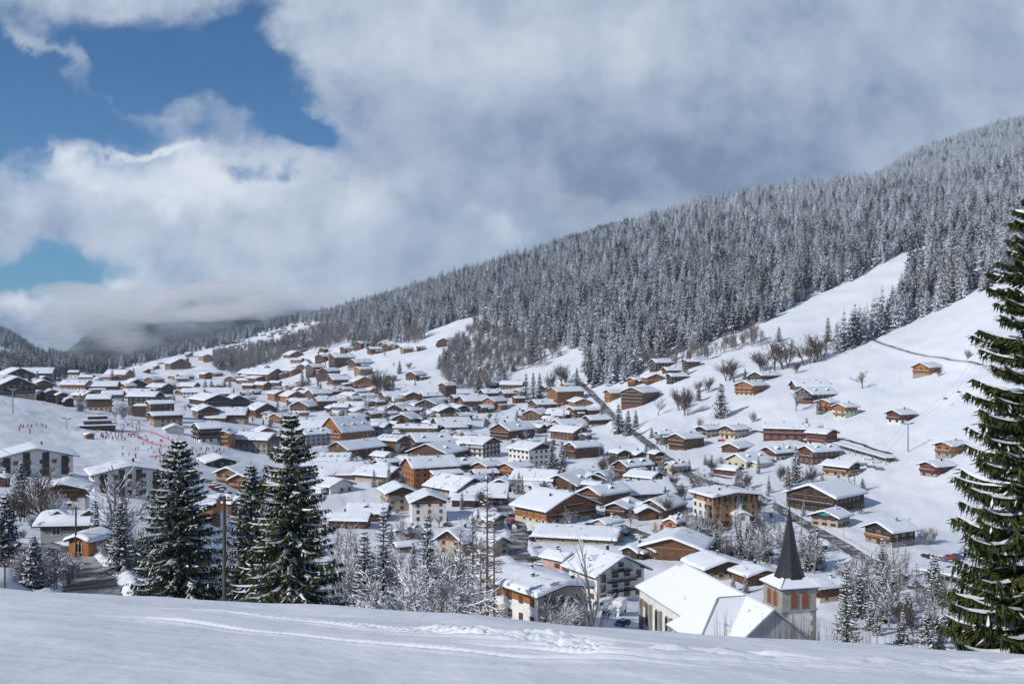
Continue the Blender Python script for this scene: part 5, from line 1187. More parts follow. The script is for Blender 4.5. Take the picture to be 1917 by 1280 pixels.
# dry stems poking through the snow at the crest
rs_ = random.Random(3)
stem_me = []
for k in range(3):
    mb = MB()
    for i in range(9):
        x0, y0 = rs_.uniform(-0.5, 0.5), rs_.uniform(-0.3, 0.3); mb.tube((x0, y0, -0.3), (x0+rs_.uniform(-.15, .15), y0, rs_.uniform(0.6, 1.9)), 0.012, 0.006, 3, caps=False)
    stem_me.append(mb.mesh('stems', MAT['twig_brown']))
for i in range(30):
    x = rs_.triangular(1290, 1780, 1640); D = 44+rs_.uniform(0, 6); p = on(x, D)
    o = link('dry_stems', stem_me[i % 3]); o.location = p-Vector((0, 0, 0.1)); o.rotation_euler = (0, 0, rs_.uniform(0, 6)); tag(o, 'dry brown stems poking up along the crest of the near snow slope', 'dry stems', 'dry stems along the crest')

# ------------------------------------------------------------------ forest
FA = [spruce_meshes(100+i, 22, 5.2*f, 17, 9, 2, 0, 0, sp_, needle=nd, irregular=0.25, droop=0.62, bare=0.05) for i, (f, sp_, nd) in enumerate(((1.0, 0.9, 'rime_heavy'), (0.85, 0.9, 'rime_heavy'), (1.1, 0.9, 'rime_heavy'), (1.0, 0.6, 'rime_mid'), (0.85, 0.6, 'rime_mid'), (1.1, 0.7, 'rime_light'), (1.0, 0.15, 'needles_cold'), (0.85, 0.25, 'rime_light')))]
FB = [bare_meshes(120+i, 13, 0.75, 2, 3, 0.13, minr=0.06, m_='twig_rime', multi=m_) for i, m_ in enumerate((1, 2, 3))]
def joined(ms, name):
    bm = bmesh.new(); mats_ = []
    for me in ms:
        if me is None: continue
        n0 = len(bm.faces); bm.from_mesh(me); mats_.append(me.materials[0]); bm.faces.ensure_lookup_table()
        for f in bm.faces[n0:]: f.material_index = len(mats_)-1
    out = bpy.data.meshes.new(name); bm.to_mesh(out); bm.free()
    for m_ in mats_: out.materials.append(m_)
    return out
PROTO = [bpy.data.objects.new('tree_shape', joined(m_, 'tree_shape')) for m_ in FA+FB]
CON = [(600,585),(700,560),(800,528),(900,500),(1000,472),(1100,440),(1250,396),(1300,378),(1480,343),(1640,288),(1917,196),(2150,120),(2150,400),(1860,430),(1688,474),(1595,525),(1495,568),(1430,603),(1360,628),(1300,655),(1215,675),(1200,700),(1170,718),(1100,724),(1093,692),(1103,665),(1060,650),(1000,655),(960,640),(940,605),(900,590),(860,598),(800,625),(770,645),(720,640),(690,655),(660,650),(655,625),(600,620)]
CON2 = [(1702,505),(1860,425),(2150,395),(2150,515),(1870,530),(1800,560),(1740,590),(1690,610),(1640,630),(1590,655),(1530,684),(1560,655),(1600,628),(1642,602),(1682,566),(1700,530)]
CON3 = [(190,692),(250,670),(330,650),(400,630),(480,612),(560,588),(600,575),(625,600),(560,605),(500,622),(430,645),(380,655),(300,672),(240,687)]
HILL = [(-150,500),(0,600),(40,640),(75,662),(130,690),(132,712),(60,705),(0,712),(-150,712)]
FLOOR = [(90,650),(205,650),(235,688),(190,700),(120,706),(95,690)]
HOLE = [(-60,645),(0,648),(43,665),(40,674),(0,670),(-60,665)]
BR1 = [(815,705),(850,640),(900,608),(960,625),(1010,650),(1062,662),(1010,688),(950,700),(930,728),(880,738),(830,722)]
BR2 = [(400,665),(470,652),(530,640),(590,612),(640,618),(655,640),(610,655),(560,660),(480,690),(440,705),(400,690)]
BR3 = [(1180,684),(1290,668),(1400,640),(1442,625),(1425,648),(1345,668),(1290,684),(1200,695)]
BR4 = [(640,640),(660,600),(760,590),(860,600),(800,628),(770,650),(720,642),(690,658)]
def mask(poly, px, py):
    r = np.zeros(px.shape, bool); j = len(poly)-1
    for i in range(len(poly)):
        xi_, yi_ = poly[i]; xj, yj = poly[j]
        with np.errstate(divide='ignore', invalid='ignore'):
            r ^= ((yi_ > py) != (yj > py)) & (px < (xj-xi_)*(py-yi_)/(yj-yi_+1e-9)+xi_)
        j = i
    return r
fr2 = np.random.RandomState(9); pts_ = []
bands = [(820, 1600, 9.0), (1600, 2400, 10.5), (2400, 4800, 12.0)]
for d0, d1, sp in bands:
    ys = np.arange(d0, d1, sp); half = 0.63*d1
    gx, gy = np.meshgrid(np.arange(-half, half, sp), ys); gx = (gx+fr2.uniform(-.5, .5, gx.shape)*sp).ravel(); gy = (gy+fr2.uniform(-.5, .5, gy.shape)*sp).ravel()
    k = np.abs(gx) < 0.62*gy; gx, gy = gx[k], gy[k]; gz_ = H(gx, gy)
    px = CX+F*gx/gy; py = HZ-F*gz_/gy
    nz = fbm(gx, gy, 130, 31, 3)
    clr = fbm(gx, gy, 420, 77, 2) < -1.05
    con = mask(CON, px, py) | (mask(CON2, px, py)) | (mask(CON3, px, py) & (gy > 1500)) | (mask(FLOOR, px, py) & (gy > 1700)) | (mask(HILL, px, py) & (gy > 1400) & ~mask(HOLE, px, py))
    far_mask = (px < 300) & (gy > 3300) & False
    br = (mask(BR1, px, py) | mask(BR2, px, py) | mask(BR3, px, py) | (mask(BR4, px, py) & (nz > 0)))
    rnd = fr2.rand(len(gx))
    keep_b = br & (rnd < 0.85); keep_c = con & ~clr & ~br & (rnd < np.where(nz > -0.9, 0.93, 0.6))
    isb = keep_b & (fr2.rand(len(gx)) > 0.08)
    dec = keep_c & (((nz < -0.45) & (py > 520) & (fr2.rand(len(gx)) < 0.6)) | (fr2.rand(len(gx)) < 0.05))
    allk = keep_b | keep_c
    isb = (isb | dec)[allk]
    altf = np.clip((gz_[allk]-45)/300+0.22*nz[allk], 0, 1)*np.clip((px[allk]-650)/650, 0.15, 1)   # frost grows with altitude and towards the right
    r_ = fr2.rand(allk.sum())
    var = np.where(r_ < altf*0.85, fr2.randint(0, 3, allk.sum()), np.where(r_ < 0.35+altf*0.6, fr2.randint(3, 6, allk.sum()), np.where(px[allk] < 560, fr2.randint(6, 8, allk.sum()), fr2.randint(3, 6, allk.sum()))))
    var = np.where((px[allk] < 520), fr2.choice([6, 7, 4], allk.sum()), var)
    var = np.where(isb, fr2.randint(8, 11, allk.sum()), var)
    hs = fr2.triangular(0.6, 1.05, 1.75, allk.sum())*(1+0.15*nz[allk])*np.where(fr2.rand(allk.sum()) < 0.1, 1.18, 1.0)*(1.0-0.22*np.clip((gy[allk]-2000)/1000, 0, 1))
    pts_.append(np.stack([gx[allk], gy[allk], gz_[allk]-0.5, var, hs, fr2.rand(allk.sum())*6.283], 1))
PT = np.concatenate(pts_)
appar = PT[:, 4]*22/PT[:, 1]
isbare = PT[:, 3] >= 8
ordc = [i for i in np.argsort(-appar) if not isbare[i]][:110]; ordb = [i for i in np.argsort(-appar) if isbare[i]][:110]
for i in ordc:
    x, y, z, v, s_, rz = PT[i]; v = int(v)
    plant_spruce(FA[v], (x, y, z), float(s_), float(rz), 1.0, label='snow dusted spruce in the crowded lower edge of the mountain forest', cat='spruce tree', group='spruces along the lower forest edge')
for i in ordb:
    x, y, z, v, s_, rz = PT[i]; v = int(v)-8
    plant_bare(FB[v], (x, y, z), float(s_), float(rz), 1.0, label='bare brown tree in the leafless wood on the lower mountainside', cat='bare tree', group='leafless trees on the lower mountainside')
rest = np.ones(len(PT), bool); rest[ordc] = False; rest[ordb] = False; PT = PT[rest]
print('forest points', len(PT))
def scatter(name, PT, label, extra=None):
    me = bpy.data.meshes.new(name); me.vertices.add(len(PT)); me.vertices.foreach_set('co', PT[:, :3].astype(np.float32).ravel())
    for nm, col_, ty in (('variant', 3, 'INT'), ('size', 4, 'FLOAT'), ('turn', 5, 'FLOAT')):
        at_ = me.attributes.new(nm, ty, 'POINT'); at_.data.foreach_set('value', PT[:, col_].astype(np.int32 if ty == 'INT' else np.float32))
    o = link(name, me); tag(o, label, kind='stuff')
    ng = bpy.data.node_groups.new(name, 'GeometryNodeTree'); ng.interface.new_socket('Geometry', in_out='INPUT', socket_type='NodeSocketGeometry'); ng.interface.new_socket('Geometry', in_out='OUTPUT', socket_type='NodeSocketGeometry')
    N = ng.nodes; gi = N.new('NodeGroupInput'); go = N.new('NodeGroupOutput'); m2p = N.new('GeometryNodeMeshToPoints'); iop = N.new('GeometryNodeInstanceOnPoints'); jn = N.new('GeometryNodeGeometryToInstance')
    for pr in reversed(PROTO):
        oi = N.new('GeometryNodeObjectInfo'); oi.inputs['Object'].default_value = pr; oi.inputs['As Instance'].default_value = False; ng.links.new(oi.outputs['Geometry'], jn.inputs[0])
    def attr(nm, ty):
        a = N.new('GeometryNodeInputNamedAttribute'); a.data_type = ty; a.inputs['Name'].default_value = nm; return a.outputs['Attribute']
    cx_ = N.new('ShaderNodeCombineXYZ'); ng.links.new(attr('turn', 'FLOAT'), cx_.inputs[2])
    e2r = N.new('FunctionNodeEulerToRotation'); ng.links.new(cx_.outputs[0], e2r.inputs[0])
    ng.links.new(gi.outputs[0], m2p.inputs[0]); ng.links.new(m2p.outputs[0], iop.inputs['Points']); ng.links.new(jn.outputs[0], iop.inputs['Instance'])
    iop.inputs['Pick Instance'].default_value = True; ng.links.new(attr('variant', 'INT'), iop.inputs['Instance Index']); ng.links.new(e2r.outputs[0], iop.inputs['Rotation']); ng.links.new(attr('size', 'FLOAT'), iop.inputs['Scale'])
    ng.links.new(iop.outputs[0], go.inputs[0])
    md = o.modifiers.new('scatter', 'NODES'); md.node_group = ng; return o
scatter('forest', PT, 'dense snow dusted spruce forest covering the mountainside')

# ------------------------------------------------------------------ far mountains closing the valley
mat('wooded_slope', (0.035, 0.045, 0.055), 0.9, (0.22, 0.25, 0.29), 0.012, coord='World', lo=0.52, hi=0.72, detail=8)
def mountain(name, ridge, D, depth, seed, label, dens, base=-420):
    n = 60; m_ = 14; xs = np.linspace(ridge[0][0], ridge[-1][0], n); ry = np.interp(xs, [r[0] for r in ridge], [r[1] for r in ridge])
    V = []; P6 = []; rr = np.random.RandomState(seed)
    for j in range(m_):
        t = j/(m_-1); Dj = D+depth*t
        for i in range(n):
            zt = (HZ-ry[i])/F*(D+depth*0.6); k = math.sin(min(t/0.6, 1)*math.pi/2)**1.2 if t < 0.6 else 1-(t-0.6)*0.8
            x = (xs[i]-CX)/F*(D+depth*0.6); z = base+(zt-base)*k+rr.uniform(-1, 1)*10*t+25*math.sin(i*0.7+j*0.9)*math.sin(j*0.5)*t*0.6; V.append((x, Dj, z))
    Fc = [(j*n+i, j*n+i+1, (j+1)*n+i+1, (j+1)*n+i) for j in range(m_-1) for i in range(n-1)]
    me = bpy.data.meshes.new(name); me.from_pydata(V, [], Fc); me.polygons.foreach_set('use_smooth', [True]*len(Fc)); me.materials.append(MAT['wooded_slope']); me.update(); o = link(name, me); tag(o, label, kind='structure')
    for _ in range(dens):
        j = rr.randint(int(m_*0.1), int(m_*0.62)); i = rr.randint(0, n-1); u, v = rr.rand(), rr.rand(); k = j*n+i
        p = (np.array(V[k])*(1-u)+np.array(V[k+1])*u)*(1-v)+(np.array(V[k+n])*(1-u)+np.array(V[k+n+1])*u)*v
        P6.append((p[0], p[1], p[2]-2, rr.choice([7, 6, 6, 7, 6]), rr.uniform(0.9, 1.5), rr.rand()*6))
    return np.array(P6)
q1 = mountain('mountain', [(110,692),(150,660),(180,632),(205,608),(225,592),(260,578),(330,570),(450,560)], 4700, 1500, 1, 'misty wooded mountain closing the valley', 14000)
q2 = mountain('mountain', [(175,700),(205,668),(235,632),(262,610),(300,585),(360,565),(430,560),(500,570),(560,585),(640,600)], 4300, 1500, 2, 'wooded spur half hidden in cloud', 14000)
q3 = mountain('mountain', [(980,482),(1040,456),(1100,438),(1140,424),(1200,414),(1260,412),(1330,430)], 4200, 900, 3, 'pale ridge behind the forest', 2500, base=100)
scatter('far_forest', np.concatenate([q1, q2, q3]), 'far spruce forest on the misty mountains')

# ------------------------------------------------------------------ small trees and bushes among the houses
sm_ = random.Random(17)
GARD = [([(320,720),(560,700),(900,760),(1100,760),(1180,900),(1100,1000),(800,940),(560,900),(480,800),(200,740)], 185), ([(1180,830),(1600,900),(1640,960),(1300,1000),(1060,1000),(1000,960)], 70), ([(1230,1010),(1500,1010),(1560,1080),(1340,1060)], 46), ([(1560,1060),(1700,1060),(1820,1200),(1620,1190)], 60), ([(640,880),(900,1000),(900,1120),(640,1090)], 24), ([(20,960),(260,1000),(240,1060),(20,1030)], 12), ([(560,655),(760,670),(820,730),(600,740)], 26)]
nb_ = 0
for poly, cnt in GARD:
    xs = [p[0] for p in poly]; ys = [p[1] for p in poly]; m_ = 0; tr2 = 0
    while m_ < cnt and tr2 < 3000:
        tr2 += 1; x = sm_.uniform(min(xs), max(xs)); y = sm_.uniform(min(ys), max(ys))
        if not inpoly(x, y, poly): continue
        p = at(x, y)
        if not road_clear(p.x, p.y, 1.5): continue
        if any((h['c'].x-p.x)**2+(h['c'].y-p.y)**2 < (h['r']*0.78)**2 for h in HOUSES): continue
        t_ = sm_.random(); 
        if t_ < 0.22:
            hh = sm_.uniform(4, 11)*(1.3 if y > 1000 else 1); o = plant_spruce(MID[sm_.choice([0, 1, 1, 2])], p-Vector((0, 0, 0.3)), hh/18, sm_.uniform(0, 6), sm_.uniform(1.0, 1.35), cat='spruce tree', group='small spruces among the village houses'); TREES.append((o, x, y-4, 10, 'small snow dusted spruce'))
        elif t_ < 0.62:
            hh = sm_.uniform(5, 10)*(1.4 if y > 1000 else 1); o = plant_bare(BARE[sm_.choice([0, 1, 1, 2]) if y < 985 else sm_.choice([2, 2, 2, 0])], p-Vector((0, 0, 0.2)), hh/14, sm_.uniform(0, 6), 1.35, cat='bare tree', group='bare trees among the village houses'); TREES.append((o, x, y-4, 10, 'small bare garden tree'))
        else:
            hh = sm_.uniform(1.5, 3.5); o = plant_bare(BARE[3], p-Vector((0, 0, 0.2)), hh/10, sm_.uniform(0, 6), 1.3, name='bush', cat='bush', group='frosted bushes among the village houses'); TREES.append((o, x, y-2, 6, 'low frosted garden bush'))
        m_ += 1

# ------------------------------------------------------------------ skiers on the piste
def person_mesh(seed, jacket, pants, lean, arm):
    me = bpy.data.meshes.new('person'); J = {'pel': (0, 0, .95), 'che': (0, .02+lean*.5, 1.32), 'nek': (0, .05+lean, 1.5), 'hed': (0, .06+lean, 1.66), 'hip1': (.11, 0, .9), 'kn1': (.13, .10, .5), 'an1': (.13, 0, .1), 'toe1': (.13, .16, .06),
        'hip2': (-.11, 0, .9), 'kn2': (-.13, .08, .5), 'an2': (-.13, -.02, .1), 'toe2': (-.13, .14, .06), 'sh1': (.2, .03+lean*.8, 1.42), 'el1': (.32, .08+lean, 1.16), 'ha1': (.3, .3+arm, 1.02), 'sh2': (-.2, .03+lean*.8, 1.42), 'el2': (-.32, .06+lean, 1.16), 'ha2': (-.3, .26+arm, 1.0)}
    E = [('pel', 'che'), ('che', 'nek'), ('nek', 'hed'), ('pel', 'hip1'), ('hip1', 'kn1'), ('kn1', 'an1'), ('an1', 'toe1'), ('pel', 'hip2'), ('hip2', 'kn2'), ('kn2', 'an2'), ('an2', 'toe2'), ('che', 'sh1'), ('sh1', 'el1'), ('el1', 'ha1'), ('che', 'sh2'), ('sh2', 'el2'), ('el2', 'ha2')]
    R = {'pel': .16, 'che': .18, 'nek': .065, 'hed': .115, 'hip1': .11, 'hip2': .11, 'kn1': .075, 'kn2': .075, 'an1': .06, 'an2': .06, 'toe1': .06, 'toe2': .06, 'sh1': .085, 'sh2': .085, 'el1': .06, 'el2': .06, 'ha1': .045, 'ha2': .045}
    ks = list(J); me.from_pydata([J[k] for k in ks], [(ks.index(a), ks.index(b__)) for a, b__ in E], []); me.update()
    o = bpy.data.objects.new('person', me); COL.objects.link(o); md = o.modifiers.new('skin', 'SKIN')
    for i, k in enumerate(ks): me.skin_vertices[0].data[i].radius = (R[k], R[k]); me.skin_vertices[0].data[i].use_root = (k == 'pel')
    o.modifiers.new('sub', 'SUBSURF').levels = 1
    dg = bpy.context.evaluated_depsgraph_get(); out = bpy.data.meshes.new_from_object(o.evaluated_get(dg)); bpy.data.objects.remove(o)
    out.materials.clear()
    for m_ in (jacket, pants, MAT['skin'], MAT['roof_dark']): out.materials.append(m_)
    for p_ in out.polygons:
        c = p_.center; p_.material_index = 3 if c.z < 0.16 else 1 if c.z < 0.92 else 2 if c.z > 1.53 and c.y > lean+0.12 and c.z < 1.70 else 3 if c.z > 1.56 else 0; p_.use_smooth = True
    out.name = 'person'; return out
mat('skin', (0.45, 0.27, 0.2), 0.6)
PC = {'red': (0.55, 0.03, 0.03), 'navy': (0.02, 0.03, 0.08), 'black': (0.015, 0.015, 0.018), 'pink': (0.6, 0.12, 0.25), 'blue': (0.05, 0.16, 0.42), 'yellow': (0.6, 0.42, 0.05)}
for k, c in PC.items(): mat('cloth_'+k, c, 0.8)
PM = {k: person_mesh(i, MAT['cloth_'+k], MAT['cloth_black' if i % 2 else 'cloth_navy'], 0.05+0.03*(i % 3), 0.05*(i % 2)) for i, k in enumerate(PC)}
b_ = MB()
b_.box(-0.05, 0.05, -0.75, 0.85, 0.0, 0.02); b_.prism([(-0.05, 0.0), (0.05, 0.0), (0.05, 0.1), (-0.05, 0.1)], 0.85, 0.87)
SKI = b_.mesh('ski', MAT['cloth_red'])
pr_ = random.Random(21)
zones = [([(178,808),(255,812),(262,822),(215,826),(185,820)], 48, 'in the dense crowd by the lift station'), ([(225,792),(262,788),(262,806),(225,806)], 22, 'queueing behind the lift station'),
         ([(245,815),(330,820),(330,835),(250,830)], 16, 'gliding off from the crowd by the wooden hut'), ([(215,830),(330,830),(320,862),(220,858)], 18, 'spread over the open lower piste'),
         ([(285,855),(330,850),(345,870),(300,872)], 24, 'in the learner area beside the broad dark spruce'), ([(345,838),(430,842),(400,858),(350,862)], 44, 'milling about below the orange chalets'),
         ([(350,862),(372,862),(372,885),(352,885)], 12, 'on the flat run-out beside the round roofed restaurant'), ([(38,798),(92,796),(92,801),(40,802)], 13, 'standing in a long row high on the left piste')]
for poly, cnt, where in zones:
    xs = [p[0] for p in poly]; ys = [p[1] for p in poly]; made = 0
    for tr2 in range(2000):
        if made >= cnt: break
        x = pr_.uniform(min(xs), max(xs)); y = pr_.uniform(min(ys), max(ys))
        if not inpoly(x, y, poly): continue
        p = at(x, y); k = pr_.choice(['red', 'red', 'navy', 'black', 'black', 'pink', 'blue', 'yellow', 'red'])
        if any((h['c'].x-p.x)**2+(h['c'].y-p.y)**2 < (h['r']*0.6)**2 for h in HOUSES): continue
        o = link('person', PM[k]); o.location = p; o.rotation_euler = (0, 0, pr_.uniform(0, 6.28)); o.scale = (1.12, 1.12, 1.05)
        tag(o, 'skier in a %s jacket %s' % (k, where), 'person', 'skiers %s' % where)
        made += 1
# piste netting and markers
mat('net_red', (0.55, 0.05, 0.05), 0.8)
for n_, pts in enumerate(([(248,815),(262,808),(285,812),(310,822),(328,830)], [(262,822),(285,832),(310,838)], [(280,858),(300,856),(312,850)])):
    pa_ = smooth_path(pts, 3.0); b_ = MB()
    for (x0, y0), (x1, y1) in zip(pa_[:-1], pa_[1:]):
        z0, z1 = gz(x0, y0), gz(x1, y1); b_.quad((x0, y0, z0+0.55), (x1, y1, z1+0.55), (x1, y1, z1+0.95), (x0, y0, z0+0.95)); b_.box(x0-0.06, x0+0.06, y0-0.06, y0+0.06, z0-0.3, z0+1.25)
    o = b_.obj('safety_net', [MAT['net_red']]); tag(o, ['long red safety net curving right of the lift station', 'short red net across the middle of the lower piste', 'small red net beside the learner area'][n_], 'safety net')
for i, (x, y) in enumerate(((56, 812), (254, 858), (298, 848), (36, 806))):
    p = at(x, y); b_ = MB(); b_.tube((0, 0, -0.3), (0, 0, 2.4), 0.35, 0.28, 8); o = b_.obj('padded_post', [MAT['net_red']]); o.location = p; tag(o, 'red padded post on the piste, %s' % ('left of the row of skiers', 'below the crowd', 'nearest the learner area', 'far left')[i], 'padded post')

# ------------------------------------------------------------------ vehicles
for k, c in {'white': (0.7, 0.7, 0.7), 'grey': (0.16, 0.17, 0.18), 'black': (0.02, 0.02, 0.025), 'red': (0.32, 0.02, 0.02), 'blue': (0.03, 0.07, 0.2), 'silver': (0.4, 0.42, 0.44)}.items(): mat('paint_'+k, c, 0.25, spec=0.6)
mat('tyre', (0.015, 0.015, 0.015), 0.9); mat('lamp', (0.6, 0.6, 0.55), 0.2); mat('tail_lamp', (0.4, 0.02, 0.02), 0.3)
def loft(mb, secs, w_, taper, mi=0):
    """body from side profile points (y, z), rounded in towards the roof"""
    n = len(secs); k = len(mb.v)
    for y, z in secs:
        hw_ = w_/2*(1-taper*max(0, (z-0.95)/0.6)); mb.v += [(-hw_, y, z), (hw_, y, z)]
    mb.f.append(tuple(k+2*i for i in range(n))); mb.mi.append(mi); mb.f.append(tuple(k+2*i+1 for i in reversed(range(n)))); mb.mi.append(mi)
    for i in range(n): j = (i+1) % n; mb.f.append((k+2*i, k+2*i+1, k+2*j+1, k+2*j)); mb.mi.append(mi)
def make_car(col, snow, kind='car'):
    r = empty('parked_car' if kind == 'car' else 'parked_van', (0, 0, 0))
    b_ = MB()
    if kind == 'car':
        loft(b_, [(-2.1, .3), (2.1, .3), (2.12, .75), (1.95, .9), (1.5, .98), (0.75, 1.42), (-1.0, 1.46), (-1.75, 1.05), (-2.1, .95)], 1.76, 0.22)
        gl = [[(0.82, 1.30), (1.38, 1.03), (0.6, 1.0), (-1.4, 1.02), (-0.95, 1.36)]]; wh = 1.3; top = 1.46; x_ = 0.80; ys = (-1.0, 0.75)
    else:
        loft(b_, [(-2.7, .35), (2.6, .35), (2.65, .9), (2.2, 1.25), (1.6, 2.15), (1.3, 2.35), (-2.7, 2.4)], 2.0, 0.06)
        gl = [[(1.62, 2.0), (2.05, 1.35), (0.7, 1.35), (0.7, 2.0)]]; wh = 1.65; top = 2.38; x_ = 0.96; ys = (-2.6, 1.3)
    b_.obj('body', [MAT['paint_'+col]], r)
    for sg in (-1, 1):
        for g in gl:
            m2 = MB(); pts = [(sg*(x_+0.03+(0.9-0.8)*0.0+ (1.46-z)*0.12 if kind == 'car' else sg*0+x_+0.05), y, z) for y, z in g]; pts = [(sg*abs(p[0]), p[1], p[2]) for p in pts]
            m2.poly(pts if sg > 0 else pts[::-1]); m2.obj('side_window', [GLZ], r)
    m2 = MB()
    if kind == 'car': m2.quad((-.66, .85, 1.40), (.66, .85, 1.40), (.78, 1.48, 1.02), (-.78, 1.48, 1.02)); 
    else: m2.quad((-.85, 1.63, 2.14), (.85, 1.63, 2.14), (.93, 2.22, 1.28), (-.93, 2.22, 1.28))
    m2.obj('windscreen', [GLZ], r)
    yf = 2.12 if kind == 'car' else 2.66
    for sg in (-1, 1):
        for y in (-wh, wh):
            m2 = MB(); m2.tube((-0.1, 0, 0), (0.1, 0, 0), 0.33, 0.33, 12); w_ = m2.obj('wheel', [MAT['tyre']], r); w_.location = (sg*(0.82 if kind == 'car' else 0.92), y, 0.33)
            m2 = MB(); m2.tube((-0.115, 0, 0), (0.115, 0, 0), 0.19, 0.19, 8); m2.obj('rim', [MAT['steel']], w_)
        m2 = MB(); m2.box(sg*0.62-0.17, sg*0.62+0.17, yf-0.06, yf+0.02, 0.62, 0.78); m2.obj('headlight', [MAT['lamp']], r)
        m2 = MB(); m2.box(sg*0.66-0.14, sg*0.66+0.14, -yf-0.02, -yf+0.05, 0.72, 0.9); m2.obj('tail_light', [MAT['tail_lamp']], r)
    if snow:
        me = snow_blanket(-x_+0.12, x_-0.12, ys[0], ys[1], lambda x: top-0.02, 0.22, 3, 4, 4, edge=0.2); link('snow_layer', me, r)
    return r
CARS = []
cr_ = random.Random(31)
protos = {}
def put_car(x, y, rz, col, snow, kind='car'):
    key = (col, snow, kind)
    if key in protos: o = copy_tree(protos[key])
    else: o = make_car(col, snow, kind); protos[key] = o
    p = at(x, y); o.location = p+Vector((0, 0, 0.05)); o.rotation_euler = (0, 0, rz)
    CARS.append((o, x, y, 14, '%s %s%s' % (col, 'car' if kind == 'car' else 'van', ' with a snow covered roof' if snow else ''))); o['category'] = kind
    return o
rows = [([(392,905),(400,909),(408,913),(414,917),(398,915),(406,919),(415,923),(424,927)], 1.9), ([(955,968),(958,978),(962,990)], 0.15), ([(990,1000),(996,1012),(1000,1024)], 0.2), ([(1000,1050),(1012,1058)], 1.2),
        ([(1105,985),(1122,990),(1138,992),(1155,998),(1172,1003),(1192,1008)], 0.6), ([(1210,1018),(1228,1022),(1285,1000),(1300,1003)], 1.2), ([(1245,868),(1254,872),(1263,875),(1270,879),(1280,884)], 0.7), ([(1600,868),(1615,872),(1630,876),(1646,880),(1640,866),(1625,860)], 0.9),
        ([(1735,1044),(1748,1047),(1762,1049),(1778,1046),(1790,1044)], 0.4), ([(1150,880),(1162,884),(1300,900)], 0.6), ([(1555,1095),(1562,1100)], 0.5), ([(930,1010),(935,1018),(828,975),(838,985),(822,950)], 0.8), ([(900,895),(912,898),(925,902),(940,904)], 1.4), ([(1340,795),(1350,826)], 1.0), ([(1470,1095),(1650,1110)], 0.8)]
for pts, rz in rows:
    for x, y in pts: put_car(x, y, rz+cr_.uniform(-0.15, 0.15), cr_.choice(['white', 'grey', 'black', 'red', 'blue', 'silver', 'black', 'white', 'silver', 'grey', 'white', 'black']), cr_.random() < 0.6)
v1 = put_car(1140, 1158, 2.7, 'white', False, 'van'); v1['label'] = 'white van parked beside the box truck below the white gabled house'
v2 = put_car(1128, 1140, 2.2, 'white', True, 'van'); v2['label'] = 'white van with snow on its roof, left of the box truck'
v3 = put_car(1165, 1172, 2.5, 'blue', False); v3['label'] = 'dark blue car in front of the box truck'
for v in (v1, v2, v3): CARS.pop()
tk_ = empty('box_truck', at(1158, 1150), 2.75, label='white box truck parked in the yard between the white house and the church', cat='truck')
b_ = MB(); b_.box(-1.15, 1.15, -3.6, 1.2, 0.9, 3.2); b_.obj('cargo_box', [MAT['paint_white']], tk_)
b_ = MB(); loft(b_, [(1.3, .5), (3.2, .5), (3.25, 1.2), (2.9, 2.1), (2.5, 2.45), (1.3, 2.45)], 2.1, 0.03); b_.obj('cab', [MAT['paint_white']], tk_)
b_ = MB(); b_.quad((-.9, 2.72, 2.32), (.9, 2.72, 2.32), (.95, 3.20, 1.40), (-.95, 3.20, 1.40)); b_.obj('windscreen', [GLZ], tk_)
b_ = MB(); b_.box(-0.9, 0.9, -3.5, 3.0, 0.5, 0.9); b_.obj('chassis', [MAT['iron']], tk_)
for sg in (-1, 1):
    for y in (-2.4, 2.3): m2 = MB(); m2.tube((-0.15, 0, 0), (0.15, 0, 0), 0.42, 0.42, 12); q = m2.obj('wheel', [MAT['tyre']], tk_); q.location = (sg*0.95, y, 0.42)
me = snow_blanket(-1.15, 1.15, -3.6, 1.2, lambda x: 3.2, 0.2, 5, 4, 5, edge=0.25); link('snow_layer', me, tk_)

# ------------------------------------------------------------------ poles, lamps, lifts, wires
mat('pole_wood', (0.11, 0.085, 0.065), 0.9, (0.07, 0.055, 0.045), 1.5, stretch=(4, 4, 0.3))
def pole(px, D, top, label, base=None, r=0.16):
    p = on(px, D) if base is None else at(px, base); zt = (HZ-top)/F*p.y; o = empty('utility_pole', p, 0, label=label, cat='utility pole')
    b_ = MB(); b_.tube((0, 0, -1), (0, 0, zt-p.z), r, r*0.72, 10); b_.obj('post', [MAT['pole_wood']], o)
    b_ = MB(); b_.box(-0.55, 0.55, -0.06, 0.06, zt-p.z-0.35, zt-p.z-0.22); b_.obj('cross_arm', [MAT['pole_wood']], o)
    for u in (-0.45, 0.0, 0.45): m2 = MB(); m2.tube((u, 0, zt-p.z-0.22), (u, 0, zt-p.z-0.02), 0.05, 0.04, 6); m2.obj('insulator', [MAT['frame_white']], o)
    m2 = MB(); m2.box(-0.6, 0.6, -0.1, 0.1, zt-p.z-0.21, zt-p.z-0.14); return p, zt
pa1, zt1 = pole(420, 68, 928, 'tall wooden utility pole at the slope edge between the two largest left spruces')
pa2, zt2 = pole(142, 110, 948, 'wooden utility pole beside the curved lane and log cabin', base=1045)
pa3, zt3 = pole(9, 75, 1046, 'short thin pole at the far left edge of the near slope', r=0.08)
def wire(a, c, sag, name, label, cat='wire', r=0.02, n=14):
    b_ = MB(); a = Vector(a); c = Vector(c); pv = a
    for i in range(1, n+1):
        t = i/n; q = a.lerp(c, t); q.z -= sag*4*t*(1-t); b_.tube(pv, q, r, r, 4, caps=False); pv = q
    o = b_.obj(name, [MAT['iron']]); tag(o, label, cat); return o
wire((pa1.x, pa1.y, zt1-0.1), (pa2.x, pa2.y, zt2-0.1), 1.0, 'wire', 'thin wire from the tall pole to the lane pole')
